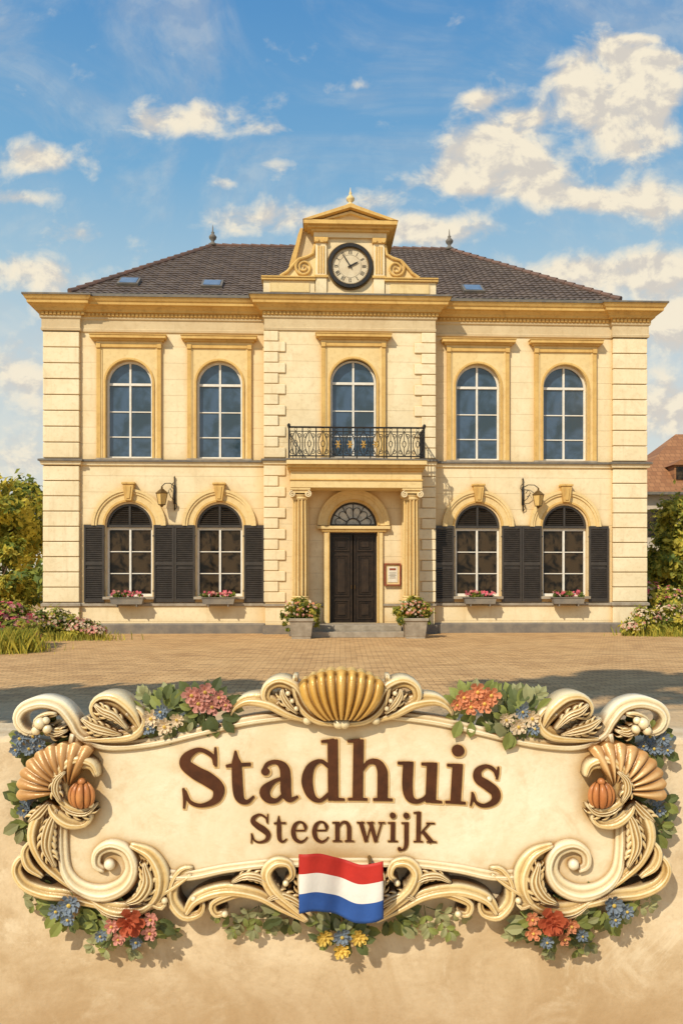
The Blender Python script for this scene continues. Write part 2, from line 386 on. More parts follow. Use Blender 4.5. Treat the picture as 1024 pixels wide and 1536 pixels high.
for h,rr in enumerate(rom):
    a=h*pi/6; cx,cz=.43*sin(a),.43*cos(a); wd=[{'I':.032,'V':.06,'X':.06}[c] for c in rr]; tot=sum(wd); o=-tot/2; yk=0
    for c_,w_ in zip(rr,wd):
        oc=o+w_/2; o+=w_; yk+=.0006
        if c_=='I': bar(m,cx,cz,a,.12,.014,-.056-yk,-.05,oc)
        elif c_=='V': bar(m,cx,cz,a,.12,.014,-.056-yk,-.05,oc,0,-.2); bar(m,cx,cz,a,.12,.009,-.0563-yk,-.05,oc,0,.2)
        else: bar(m,cx,cz,a,.12,.014,-.056-yk,-.05,oc,0,.35); bar(m,cx,cz,a,.12,.009,-.0563-yk,-.05,oc,0,-.35)
for i in range(60):
    a=i*pi/30; bar(m,.52*sin(a),.52*cos(a),a,.025,.008,-.055,-.05)
m.ring(circ(.35),circ(.343),-.053,-.05)
m.build('numerals',IRON,ck)
m=M()
for ang,l,w,yy in((math.radians(62),.30,.05,-.075),(math.radians(-33),.42,.035,-.09)):
    ux,uz=sin(ang),cos(ang); vx,vz=cos(ang),-sin(ang)
    P=[(-ux*.08+vx*w*.4,-uz*.08+vz*w*.4),(ux*l*.7+vx*w*.5,uz*l*.7+vz*w*.5),(ux*l,uz*l),(ux*l*.7-vx*w*.5,uz*l*.7-vz*w*.5),(-ux*.08-vx*w*.4,-uz*.08-vz*w*.4)]
    m.prism(P,yy-.008,yy)
disc(m,.035,-.105,-.06,0,16); m.build('clock_hands',IRON,ck)
# ---- upper windows
def upper_window(x,y0,src=None):
    e=empty('window',(x,y0,0),0,hall)
    if src: 
        for c in src.children: copyto(c,e)
        return e
    m=M(); hw=OW+.0; zb,zs=5.42,7.74
    A=arch(hw,zb,zs); m.ring(A,arch(hw-.06,zb+.07,zs),.13,.22)
    m.box(-.03,.03,.125,.2,zb+.05,zs+hw-.05); m.box(-hw+.05,hw-.05,.12,.19,zs-.05,zs+.025)
    for zz in (6.10,6.88): m.box(-hw+.05,-.029,.14,.185,zz-.016,zz+.016); m.box(.029,hw-.05,.14,.185,zz-.016,zz+.016)
    m.build('frame',WHITE,e)
    m=M(); m.prism(arch(hw-.02,zb,zs),.17,.175); m.build('glass',GLASSU,e)
    m=M(); f0=-.05
    n=20; zt=8.83
    pts=[(-hw*cos(pi*i/n),zs+hw*sin(pi*i/n)) for i in range(n+1)]
    for a,b in zip(pts,pts[1:]): m.add([(a[0],f0,a[1]),(b[0],f0,b[1]),(b[0],f0,zt),(a[0],f0,zt)],[(0,1,2,3)])
    for a,b in zip([(-hw,zb)]+pts,pts+[(hw,zb)]): m.add([(a[0],f0,a[1]),(b[0],f0,b[1]),(b[0],0.02,b[1]),(a[0],0.02,a[1])],[(0,1,2,3)],1)
    for sx in(-1,1):
        m.add([(sx*hw,f0,zb),(sx*.92,f0,zb),(sx*.92,f0,zt),(sx*hw,f0,zt)],[(0,1,2,3)])
        a,b=sorted((sx*.86,sx*.98)); m.box(a,b,-.095,.01,zb-.02,zt,1); a,b=sorted((sx*.82,sx*.86)); m.box(a,b,-.075,.01,zb-.02,zt,0)
    m.box(-.98,.98,-.10,.01,zt,zt+.10,1)
    O=[( (hw+.07)*cos(pi*i/24),zs+(hw+.07)*sin(pi*i/24)) for i in range(25)]; I=[( (hw+.012)*cos(pi*i/24),zs+(hw+.012)*sin(pi*i/24)) for i in range(25)]
    m.ring(O,I,-.085,-.04,1,False)
    for sx in(-1,1): a,b=sorted((sx*(hw+.012),sx*(hw+.07))); m.box(a,b,-.084,-.04,zb,zs,1)
    m.build('surround',[PALEO,GOLD],e,fix=False)
    m=M(); m.box(-1.0,1.0,-.07,.01,8.93,9.02,0); m.box(-1.07,1.07,-.16,.01,9.02,9.08,1); m.box(-1.15,1.15,-.25,.01,9.08,9.17,1); m.box(-1.17,1.17,-.27,.01,9.17,9.19,1)
    for sx in(-1,1): a,b=sorted((sx*.86,sx*.99)); m.box(a,b,-.13,.01,8.80,8.93,1)
    m.build('hood',[PALEO,GOLD],e)
    m=M(); m.box(-1.0,1.0,-.11,.10,5.362,5.415,0); m.build('sill',[STONE],e)
    return e
w0=upper_window(WX[0],0)
for x in WX[1:]: upper_window(x,0,w0)
upper_window(DX,-PR,w0)
# ---- lower windows
def lower_window(x,src=None):
    e=empty('window',(x,0,0),0,hall)
    if src:
        for c in src.children: copyto(c,e)
        return e
    hw=OW; zb,zs=1.15,3.32
    m=M(); R=lambda a,b,c,d:[(a,c),(b,c),(b,d),(a,d)]
    m.ring(R(-hw,hw,zb,zs-.03),R(-hw+.06,hw-.06,zb+.08,zs-.11),.13,.22)
    m.box(-.03,.03,.12,.2,zb+.05,zs-.05)
    for zz in(1.86,2.54): m.box(-hw+.05,-.029,.14,.185,zz-.014,zz+.014); m.box(.029,hw-.05,.14,.185,zz-.014,zz+.014)
    m.build('frame',WHITE,e)
    m=M(); m.box(-hw+.02,hw-.02,.17,.178,zb,zs-.03); m.build('glass',GLASSL,e)
    m=M()
    m.ring([(hw*cos(pi*i/24),zs+hw*sin(pi*i/24)) for i in range(25)],[((hw-.07)*cos(pi*i/24),zs+(hw-.07)*sin(pi*i/24)) for i in range(25)],.06,.2,0,False)
    m.box(-hw,hw,.055,.2,zs-.03,zs+.05); m.box(-.03,.03,.05,.15,zs+.05,zs+hw-.04)
    zz=zs+.09
    while zz<zs+hw-.08:
        w=math.sqrt(max(0,(hw-.05)**2-(zz-zs)**2))
        v=[(-w,.07,zz),(w,.07,zz),(w,.14,zz+.05),(-w,.14,zz+.05),(-w,.08,zz+.0-.012),(w,.08,zz-.012)]
        m.add(v,[(0,1,2,3),(0,1,5,4)]); zz+=.065
    m.prism([(hw*.98*cos(pi*i/24),zs+hw*.98*sin(pi*i/24)) for i in range(25)],.15,.17)
    m.build('louvre_fan',SHUT,e,fix=False)
    m=M()
    for r0,r1,yy,mi in((.74,.80,-.07,1),(.80,.98,-.05,0),(.98,1.05,-.09,0),(1.05,1.13,-.12,0)):
        O=[(r1*cos(pi*i/32),3.34+r1*sin(pi*i/32)) for i in range(33)]; I=[(r0*cos(pi*i/32),3.34+r0*sin(pi*i/32)) for i in range(33)]
        m.ring(O,I,yy,.005,mi,False)
    m.build('arch_surround',[PALEO,GOLD],e)
    m=M(); m.prism([(-.10,4.10),(.10,4.10),(.17,4.60),(-.17,4.60)],-.20,.0,0); m.box(-.20,.20,-.23,0,4.60,4.66,0)
    m.prism([(-.05,4.16),(.05,4.16),(.09,4.54),(-.09,4.54)],-.225,-.19,0)
    m.build('keystone',[GOLD],e,bevel=.01)
    m=M(); m.box(-.78,.78,-.16,.15,1.06,1.145); m.build('sill',[STONE],e,bevel=.01)
    return e
lw=lower_window(WX[0])
for x in WX[1:]: lower_window(x,lw)
def shutter_mesh():
    m=M(); w,z0,z1=.62,.97,3.36
    m.box(0,.06,-.055,0,z0,z1); m.box(w-.06,w,-.055,0,z0,z1)
    for a,b in((z0,z0+.10),(z1-.09,z1),(2.12,2.20)): m.box(.06,w-.06,-.050,0,a,b)
    for a,b in((z0+.10,2.12),(2.20,z1-.09)):
        zz=a+.03
        while zz<b-.03:
            v=[(.058,-.046,zz-.020),(w-.058,-.046,zz-.020),(w-.058,-.008,zz+.018),(.058,-.008,zz+.018),(.058,-.046,zz-.030),(w-.058,-.046,zz-.030)]
            m.add(v,[(0,1,2,3),(0,1,5,4)]); zz+=.066
    m.box(.055,w-.055,-.006,-.002,z0+.1,z1-.1)
    for zz in(1.3,3.0): m.box(-.03,.05,-.06,-.04,zz,zz+.04)
    return m
s0=None
for x in WX:
    for sx in(-1,1):
        if s0 is None: s0=shutter_mesh().build('shutter',SHUT,hall,fix=False); o=s0
        else: o=copyto(s0,hall)
        o.location=(x+sx*.755,-.02-(.0 if sx<0 else .004),0)
        o.scale=(sx*1.005,1,1)
# ---- door and fanlight
m=M()
dz0,dz1=.345,3.12
R4=lambda a,b,c,d:[(a,c),(b,c),(b,d),(a,d)]
for sx in(-1,1):
    a,b=sorted((sx*.018,sx*.70)); m.box(a,b,.02-PR+.14,.08-PR+.14,dz0,dz1-.05,0)
    yq=-PR+.16
    for q0,q1 in((.45,1.05),(1.15,2.45),(2.55,2.98)):
        a,b=sorted((sx*.12,sx*.61))
        m.ring(R4(a,b,q0,q1),R4(a+.04,b-.04,q0+.04,q1-.04),yq-.035,yq,2)
        m.ring(R4(a+.07,b-.07,q0+.07,q1-.07),R4(a+.10,b-.10,q0+.10,q1-.10),yq-.02,yq,0)
        m.box(a+.13,b-.13,yq-.03,yq,q0+.13,q1-.13,2)
    a,b=sorted((sx*.022,sx*.07)); m.box(a,b,yq-.03,yq,dz0,dz1-.06,0)
    m.tube([(sx*.05,yq-.05,1.38),(sx*.05,yq-.05,1.50)],.011,8,1)
m.ring(R4(-.72,.72,dz0,dz1),R4(-.68,.68,dz0+.01,dz1-.05),-PR+.08,-PR+.3,0)
DOORL=mat('door_panel',(.045,.028,.017),(.025,.016,.011),5,.4,.3)
m.build('door',[DOORM,BRASS,DOORL],hall,(DX,0,0))
fe=empty('fanlight',(DX,-PR,3.34),0,hall)
m=M(); r=.71
half=lambda r,n=28:[(r*cos(pi*i/n),r*sin(pi*i/n)) for i in range(n+1)]
m.ring(half(r),half(r-.05),.12,.2,0,False); m.ring(half(.24),half(.20),.12,.18,0,False); m.box(-r,r,.11,.2,-.02,.04)
for i in range(1,6):
    a=pi*i/6; m.tube([(.22*cos(a),.15,.22*sin(a)),(.68*cos(a),.15,.68*sin(a))],.013,6)
for i in range(6):
    a=pi*(i+.5)/6; P=[(.46*cos(a)+.11*cos(t)*1,.15,.46*sin(a)+.11*sin(t)) for t in np.linspace(a-1.9,a+1.9,12)]
    m.tube(P,.011,5)
m.build('frame',BLACKP,fe)
m=M(); m.prism(half(.70),.17,.175); m.build('glass',FANG,fe)
m=M()
for r0,r1,yy,mi in((.74,.80,-.07,1),(.80,.95,-.045,0),(.95,1.02,-.09,0),(1.02,1.10,-.12,0)):
    m.ring(half(r1),half(r0),yy,.005,mi,False)
m.build('arch_surround',[PALEO,GOLD],fe)
m=M()
for sx in(-1,1):
    a,b=sorted((sx*.735,sx*.90)); m.box(a,b,-PR-.08,-PR+.01,.34,3.14,0); a,b=sorted((sx*.735,sx*.78)); m.box(a,b,-PR-.10,-PR+.01,.34,3.12,1)
m.box(-1.0,1.0,-PR-.12,-PR+.01,3.14,3.22,1); m.box(-1.12,1.12,-PR-.17,-PR+.01,3.22,3.31,0)
m.build('door_surround',[PALEO,GOLD],hall,(DX,0,0),bevel=.008)
# ---- portico
QX=.14
for sx in(-1,1):
    e=empty('column',(QX+sx*1.66,-1.05,0),0,hall)
    m=M(); m.box(-.29,.29,-.29,.29,.0,.95,0); m.box(-.32,.32,-.32,.32,.95,1.04,0); m.box(-.33,.33,-.33,.33,0,.28,1)
    m.build('pedestal',[CREAMB,PLINTH],e,bevel=.012)
    m=M(); m.lathe(0,0,[(.28,1.04),(.28,1.09),(.25,1.12),(.26,1.16),(.245,1.19)],40,0)
    m.lathe(0,0,[(.250,1.18),(.252,2.2),(.228,4.06)],144,0,12,.26)
    m.build('shaft',[COLM],e,fix=True)
    m=M(); m.lathe(0,0,[(.21,4.04),(.235,4.08),(.22,4.12),(.26,4.20)],32,0)
    m.box(-.27,.27,-.24,.24,4.24,4.33,0); m.box(-.30,.30,-.28,.28,4.33,4.39,0)
    for q in(-1,1):
        m.tube([(q*.22,-.25,4.20),(q*.22,.25,4.20)],.085,14,0)
        P=[];R=[]
        for i in range(26):
            a=i/25*3.6*pi; r=.10*(1-i/28); P.append((q*(.23+r*sin(a)),-.27,4.20+r*cos(a))); R.append(.02)
        m.tube(P,R,6,1)
    m.build('capital',[PALEO,CREAMB],e)
    m=M(); a,b=sorted((sx*1.45,sx*1.85)); m.box(QX+a,QX+b,-PR-.08,-PR+.01,.9,4.38); m.build('pilaster',PALEO,hall)
m=M()
m.box(-1.95,1.95,-1.35,-PR+.02,4.39,4.60,0); m.box(-1.97,1.97,-1.38,-PR+.02,4.60,4.64,1); m.box(-1.94,1.94,-1.34,-PR+.02,4.64,4.88,0)
m.box(-1.98,1.98,-1.42,-PR+.02,4.88,4.96,1); m.box(-2.02,2.02,-1.50,-PR+.02,4.96,5.05,1); m.box(-2.06,2.06,-1.58,-PR+.02,5.05,5.18,0); m.box(-2.08,2.08,-1.60,-PR+.02,5.18,5.22,2)
m.build('entablature',[PALEO,GOLD,LEAD],hall,(QX,0,0),bevel=.008)
bal=empty('balcony',(QX,0,5.22),0,hall)
m=M()
X=1.99; yb=-1.50
def rail(p,q,r): m.tube([p,q],r,6)
for zz,r in((.08,.02),(.92,.028),(.80,.014)):
    rail((-X,yb,zz),(X,yb,zz),r)
    for sx in(-1,1): rail((sx*X,yb,zz),(sx*X,-PR,zz),r)
def cspiral(cx,cz,r,a0,turn,d,rt=.012):
    P=[]
    for i in range(18):
        t=i/17; a=a0+d*t*turn*2*pi; rr=r*(1-.75*t); P.append((cx+rr*cos(a),yb,cz+rr*sin(a)))
    m.tube(P,rt,5)
nP=10; pw=2*X/nP
for i in range(nP+1):
    x=-X+i*pw; m.box(x-.017,x+.017,yb-.017,yb+.017,0,.93)
for i in range(nP):
    cx=-X+(i+.5)*pw
    for q in(-1,1):
        P=[(cx+q*(.025+.11*sin(pi*t)),yb,.10+.68*t) for t in np.linspace(0,1,12)]
        m.tube(P,.014,5)
        cspiral(cx+q*.10,.68,.07,-pi/2,1.2,q); cspiral(cx+q*.10,.20,.07,pi/2,1.2,-q)
    m.tube([(cx+.05*cos(t),yb,.44+.09*sin(t)) for t in np.linspace(0,2*pi,13)],.013,5)
    m.tube([(cx,yb,.08),(cx,yb,.36)],.012,5); m.tube([(cx,yb,.53),(cx,yb,.80)],.012,5)
    m.tube([(cx+.04*cos(t),yb,.86+.04*sin(t)) for t in np.linspace(0,2*pi,9)],.008,5)
for sx in(-1,1):
    for k in range(1,8):
        y=yb+k*(1.1/8); m.tube([(sx*X,y,.08),(sx*X,y,.92)],.012,5)
    m.lathe(sx*X,yb,[(.03,.9),(.045,.95),(.05,.99),(.02,1.03)],8)
m.build('railing',IRON,bal)
for cx in(-.55,-.2,.2,.55) :
    m=M()
    for k in range(6):
        a=k*pi/3; m.tube([(cx+.09*cos(a)*s_,yb-.02,.42+.14*sin(a)*s_) for s_ in(0,.25,.6,1)],[.03,.014,.022,.006],6)
    m.build('gilded_ornament',GILT,bal)
m=M(); m.box(-1.34,1.34,-1.95,-PR,0,.165,0); m.box(-1.30,1.30,-1.62,-PR,.165,.335,0); m.box(-.74,.66,-PR-.001,-PR+.12,.3,.342,0)
m.build('steps',[STONE],hall,(QX,0,0),bevel=.012)
# ------------------------------------------------------------------ foliage utils
def leaves(blobs,n,size,mats,shell=.55,elong=1.8,up=.2,clump=.35,w=None):
    m=M(); B=np.array(blobs,float); vol=(B[:,3]*B[:,4]*B[:,5])**.7; p=vol/vol.sum()
    nc=max(8,int(n/45)); idx=rng.choice(len(B),nc,p=p)
    d=rng.normal(size=(nc,3)); d/=np.linalg.norm(d,axis=1)[:,None]
    rad=(shell+(1-shell)*rng.random(nc))[:,None]
    cc=B[idx,:3]+d*B[idx,3:]*rad; cs=clump*(.5+rng.random(nc))*B[idx,3:].min(axis=1)
    ci=rng.integers(0,nc,n); off=rng.normal(size=(n,3))*.5
    P=cc[ci]+off*cs[ci][:,None]; P[:,2]=np.maximum(P[:,2],size*.4)
    nrm=d[ci]+rng.normal(size=(n,3))*.6+np.array([-.2,-.3,up+.2]); nrm/=np.linalg.norm(nrm,axis=1)[:,None]
    t=np.cross(nrm,rng.normal(size=(n,3))); t/=np.linalg.norm(t,axis=1)[:,None]; b=np.cross(nrm,t)
    s=size*(.6+.8*rng.random(n))[:,None]
    v=np.stack([P-t*s*elong/2,P+b*s*.42+nrm*s*.1,P+t*s*elong/2,P-b*s*.42+nrm*s*.1],1).reshape(-1,3)
    m.v=[tuple(x) for x in v.tolist()]; m.f=[(4*i,4*i+1,4*i+2,4*i+3) for i in range(n)]
    k=len(mats); w=np.array(w if w else [1]*k,float); w/=w.sum()
    cm=rng.choice(k,nc,p=w); lm=np.where(rng.random(n)<.65,cm[ci],rng.choice(k,n,p=w)); m.mi=lm.tolist()
    return m
def tree(name,loc,blobs,n,size,trunk_h,r,label,mats=(LG1,LG2,LG3),w=None,group=None,cat='tree',hub=None):
    e=empty(name,loc,0,label=label,cat=cat,group=group)
    m=M(); top=Vector(hub) if hub else Vector((0,0,trunk_h))
    m.tube([(0,0,-.1),(.03,0,.3),(top.x*.3,top.y*.3,trunk_h*.5),tuple(top)],[r*1.4,r,r*.8,r*.6],10)
    for b in blobs:
        c=Vector(b[:3]); mid=top.lerp(c,.5)+Vector((random.uniform(-.2,.2),random.uniform(-.2,.2),.15))
        m.tube([tuple(top),tuple(mid),tuple(c)],[r*.5,r*.3,r*.1],6)
        for k in range(3):
            q=c+Vector((random.uniform(-1,1)*b[3],random.uniform(-1,1)*b[4],random.uniform(-.3,1)*b[5]))*.7
            m.tube([tuple(mid),tuple(mid.lerp(q,.5)+Vector((0,0,.1))),tuple(q)],[r*.25,r*.14,r*.04],5)
    m.build('trunk',TRUNK,e,smooth=True)
    leaves(blobs,n,size,mats,w=w).build('crown',list(mats),e,fix=False)
    return e
def crownblobs(cx,cy,cz,R,n=9,f=.5):
    out=[]
    for i in range(n):
        a=random.random()*2*pi; e=random.uniform(-.8,1); rr=R*random.uniform(.45,.75)
        s=R*random.uniform(f*.75,f*1.15); out.append((cx+rr*cos(a),cy+rr*sin(a),cz+e*R*.7,s,s,s*.85))
    return out
G='trees around the town hall'
tree('tree',(-12.6,28.5,0),crownblobs(0,0,3.7,1.9,12,.55),12000,.13,2.0,.16,'yellow-green leafy tree beside the town hall',w=(1,.15,1.8),group=G)
tree('tree',(-15.0,33,0),crownblobs(0,0,4.0,2.4),8000,.19,2.2,.2,'tall green leafy tree beside the town hall',w=(1,.4,1.1),group=G)
tree('tree',(-12.0,27.5,0),crownblobs(0,0,1.7,1.3,9),8000,.12,.7,.12,'low green leafy tree beside the town hall',w=(1,.5,.9),group=G)
tree('tree',(12.9,29,0),crownblobs(0,0,2.9,1.8,11,.55),11000,.13,1.4,.16,'green leafy tree beside the town hall',w=(1,.25,1.6),group=G)
tree('tree',(15.6,34,0),crownblobs(0,0,2.8,2.0),8000,.18,1.6,.2,'broad green leafy tree beside the town hall',w=(1,.6,1),group=G)
tree('tree',(11.7,29.5,0),crownblobs(0,0,2.3,1.3,8),7000,.12,1.0,.12,'small green tree beside the town hall',w=(1,.5,1.1),group=G)
tree('tree',(-6.9,5.5,0),[(0,.4,5.4,1.6,1.3,.9),(1.0,1.2,6.0,1.2,1.0,.8),(-1.2,0,6.3,1.3,1.2,.9),(.9,.2,5.2,1.1,.8,.6)],6000,.2,3.2,.17,'leafy plaza tree shading the brick paving',group='plaza trees')
tree('tree',(-6.2,-.8,0),[(3.6,4.4,9.8,1.5,.9,.6),(4.9,5.2,10.2,1.5,.9,.6),(6.2,4.8,10.0,1.4,.9,.5),(5.6,3.6,9.4,1.2,.7,.5),(2.4,3.0,9.6,.9,.7,.5)],7000,.2,5.5,.2,'tall plaza tree with long spreading limbs',group='plaza trees',hub=(.8,.6,7.0))
def star(m,p,d,s,mi):
    t=d.cross(Vector((random.random(),random.random(),.3))).normalized(); u=d.cross(t)
    for k in range(5):
        aa=k*2*pi/5; dd=t*cos(aa)+u*sin(aa); ee=t*cos(aa+.9)+u*sin(aa+.9); ff=t*cos(aa-.9)+u*sin(aa-.9)
        m.add([p,p+ff*s*.6+d*s*.25,p+dd*s*1.1+d*s*.15,p+ee*s*.6+d*s*.25],[(0,1,2,3)],mi)
def bush(loc,blobs,n,size,label,fl,nf,mats=(LG1,LG2,LG3),w=None,fs=.05):
    e=empty('flowering_bush',loc,0,label=label,cat='bush',group='flower beds beside the plaza')
    leaves(blobs,n,size,mats,w=w,clump=.4).build('leaves',list(mats),e,fix=False)
    m=M(); B=blobs
    for i in range(nf):
        b=random.choice(B); a=random.random()*2*pi; el=random.uniform(-.1,1.3)
        d=Vector((cos(a)*cos(el),-abs(sin(a)*cos(el)),sin(el))); p=Vector(b[:3])+Vector((d.x*b[3],d.y*b[4],d.z*b[5]))*random.uniform(.9,1.15)
        if p.z<.08: p.z=.08
        star(m,p,d,fs*random.uniform(.6,1.3),random.randrange(len(fl)))
    o=m.build('blossoms',fl,e,fix=False); o['kind']='stuff'
    return e
bush((-8.05,19.4,0),[(-.4,0,.45,.6,.5,.5),(.2,.1,.35,.5,.5,.4),(-.9,.3,.7,.6,.5,.6),(-.2,.5,.7,.5,.5,.4)],5200,.09,'pink flowering bush with grassy leaves beside the paving',[PINK,PINK,PINK2],240,w=(1.1,.6,.7),fs=.07)
bush((-7.75,22.4,0),[(-.8,0,.4,.45,.4,.4),(-.2,.1,.42,.45,.4,.4),(.45,0,.30,.45,.4,.3),(.9,0,.18,.3,.3,.2)],5000,.07,'low bush of pale pink and white blossoms at the wall',[WHT,PINK2,WHT,PINK2],300,w=(1,.6,.7),fs=.042)
bush((9.6,24.0,0),[(-.5,0,.38,.5,.4,.4),(.2,0,.48,.5,.4,.45),(.9,0,.5,.5,.5,.5),(-.95,-.1,.2,.3,.3,.2)],5200,.07,'bush of pale blossoms at the wall corner',[WHT,PINK2,WHT],240,w=(1,.5,1),fs=.045)
bush((10.6,26.8,0),[(-.3,0,1.0,.5,.5,.55),(.5,0,.8,.6,.5,.6),(1.2,0,.9,.6,.5,.5),(0,0,.4,.8,.5,.4)],4500,.09,'tall bush with pink and mauve blossoms',[PINK2,PINK,WHT],130,w=(1,.7,1),fs=.06)
m=M()
for (cx,cy,rx,ry,n,hm) in((-8.0,18.9,1.0,.7,1200,.34),(-7.6,18.5,.55,.5,1100,.62),(-7.7,22.2,1.5,.5,900,.3),(9.9,23.8,1.5,.5,1100,.34)):
    for i in range(n):
        x=cx+random.gauss(0,.45)*rx;y=cy+random.gauss(0,.45)*ry;h=random.uniform(.25,1)*hm; a=random.random()*6.28;l=random.uniform(.05,.7)*h
        m.add([(x-.010,y,0),(x+.010,y,0),(x+cos(a)*l*.4+.007,y+sin(a)*l*.4,h*.6),(x+cos(a)*l,y+sin(a)*l,h)],[(0,1,2,3)],random.randrange(2))
o=m.build('grass',[LG1,LG3],None,fix=False); o['kind']='stuff'; o['label']='spiky grass tufts at the edge of the paving'; o['category']='grass'
# ------------------------------------------------------------------ flower boxes, planters, lamps, board
def minifl(m,cx,cy,cz,rx,ry,rz,n,s,nm):
    for i in range(n):
        p=Vector((cx+random.uniform(-rx,rx),cy+random.uniform(-ry,ry),cz+random.uniform(-.2,1)*rz)); d=Vector((random.gauss(0,.5),-1,random.uniform(0,1))).normalized()
        star(m,p,d,s*random.uniform(.7,1.2),random.randrange(nm))
for x in WX:
    e=empty('flower_box',W(x,-.30,1.0),TH,label='dark window box of pink geraniums below a window',cat='flower box',group='window boxes below the ground-floor windows')
    m=M(); m.prism([(-.46,-.08),(.46,-.08),(.50,.10),(-.50,.10)],-.12,.10,0); m.box(-.52,.52,-.14,.12,.10,.125,0)
    for q in(-.3,.3): m.box(q-.015,q+.015,-.11,.12,-.16,-.08,0)
    m.build('box',[PLINTH],e)
    leaves([(-.3,0,.18,.22,.11,.08),(0,0,.19,.22,.11,.08),(.3,0,.18,.22,.11,.08)],800,.05,[LG1,LG2],clump=.6).build('leaves',[LG1,LG2],e,fix=False)
    m=M(); minifl(m,0,-.04,.20,.46,.10,.12,46,.045,3); o=m.build('blossoms',[PINK,PINK2,PINK],e,fix=False); o['kind']='stuff'
for sx in(-1,1):
    e=empty('planter',W(QX+sx*1.62,-2.1),TH,label='square stone planter with trailing flowers beside the entrance steps',cat='planter',group='planters beside the entrance')
    m=M(); P=[(.27,0),(.27,.06),(.28,.07),(.33,.5),(.36,.5),(.36,.58),(.29,.58),(.27,.50)]
    v=[]
    for r,z in P: v+=[(-r,-r,z),(r,-r,z),(r,r,z),(-r,r,z)]
    f=[(k*4+i,k*4+(i+1)%4,(k+1)*4+(i+1)%4,(k+1)*4+i) for k in range(len(P)-1) for i in range(4)]+[(28,29,30,31)]
    m.add(v,f); m.build('pot',STONE,e,bevel=.01)
    leaves([(0,0,.80,.38,.34,.26),(-.32,-.1,.74,.24,.22,.22),(.32,-.1,.74,.24,.22,.22),(0,-.15,1.0,.22,.2,.18),(sx*-.40,-.2,.55,.15,.14,.24),(sx*.40,-.25,.50,.13,.12,.26)],3600,.06,[LG1,LG2,LG3],w=(1,.8,.5)).build('leaves',[LG1,LG2,LG3],e,fix=False)
    m=M(); minifl(m,0,-.3,.72,.44,.12,.36,60,.040,3); o=m.build('blossoms',[PINK2,WHT,ORNG],e,fix=False); o['kind']='stuff'
LAMPG=mat('lamp_glass',(.75,.52,.20),(.6,.40,.14),5,.25)
for bx,lx in((-5.41,-.33),(5.45,.40)):
    e=empty('wall_lamp',W(bx,-.02,4.26),TH,label='iron bracket lantern with amber glass on the facade',cat='lamp',group='lanterns on the facade')
    m=M(); m.tube([(0,-.02,-.45),(0,-.03,.55)],[.018,.018],8); m.box(-.035,.035,-.03,0,-.25,.32); m.tube([(0,-.03,.55),(0,-.03,.62)],[.03,.004],8)
    yl=-.34
    m.tube([(0,-.03,.30),(lx*.35,yl*.35,.38),(lx*.75,yl*.75,.36),(lx,yl,.26)],.014,6)
    m.tube([(0,-.03,-.15),(lx*.3,yl*.3,-.05),(lx*.5,yl*.5,.12),(lx*.35,yl*.35,.22),(lx*.2,yl*.2,.12)],.011,6)
    m.tube([(.0,-.04,-.42),(.07,-.05,-.36),(.08,-.05,-.26),(.02,-.05,-.22)],.012,6); m.tube([(.0,-.04,.42),(-.07,-.05,.36),(-.08,-.05,.26),(-.02,-.05,.22)],.012,6)
    m.build('bracket',IRON,e,smooth=True)
    m=M(); m.lathe(lx,yl,[(.10,-.30),(.165,.04)],4,0); m.build('lantern_glass',LAMPG,e)
    m=M(); m.lathe(lx,yl,[(.02,-.38),(.05,-.33),(.11,-.31),(.11,-.29)],4); m.lathe(lx,yl,[(.19,.035),(.19,.06),(.06,.17),(.03,.19),(.03,.24),(.012,.27)],4)
    for k in range(4):
        a=k*pi/2; m.tube([(lx+.105*cos(a),yl+.105*sin(a),-.30),(lx+.17*cos(a),yl+.17*sin(a),.04)],.010,5)
    m.build('lantern_frame',BRASS,e)
RED=mat('board_frame',(.34,.08,.04),(.22,.055,.03),6,.5)
PAPER=mat('paper',(.78,.72,.60),(.7,.63,.50),6,.6)
e=empty('notice_board',W(1.30,-.46,1.83),TH,label='reddish-brown framed notice board with pale sheet beside the door',cat='notice board')
m=M(); R=lambda w,h:[(-w,-h),(w,-h),(w,h),(-w,h)]
m.ring(R(.25,.34),R(.215,.305),-.05,.05); m.box(-.215,.215,0,.04,-.305,.305,1); m.build('frame',[RED,PALEO],e)
m=M(); m.box(-.15,.15,-.012,-.004,-.24,.24,0)
for k,(w,z) in enumerate(((.10,.16),(.11,.05),(.09,.01),(.11,-.03),(.08,-.07),(.1,-.11))): m.box(-w,w,-.016,-.013,z-(.03 if k==0 else .006),z+(.03 if k==0 else .006),2 if k==0 else 1)
m.build('sheet',[PAPER,LEAD,RED],e)
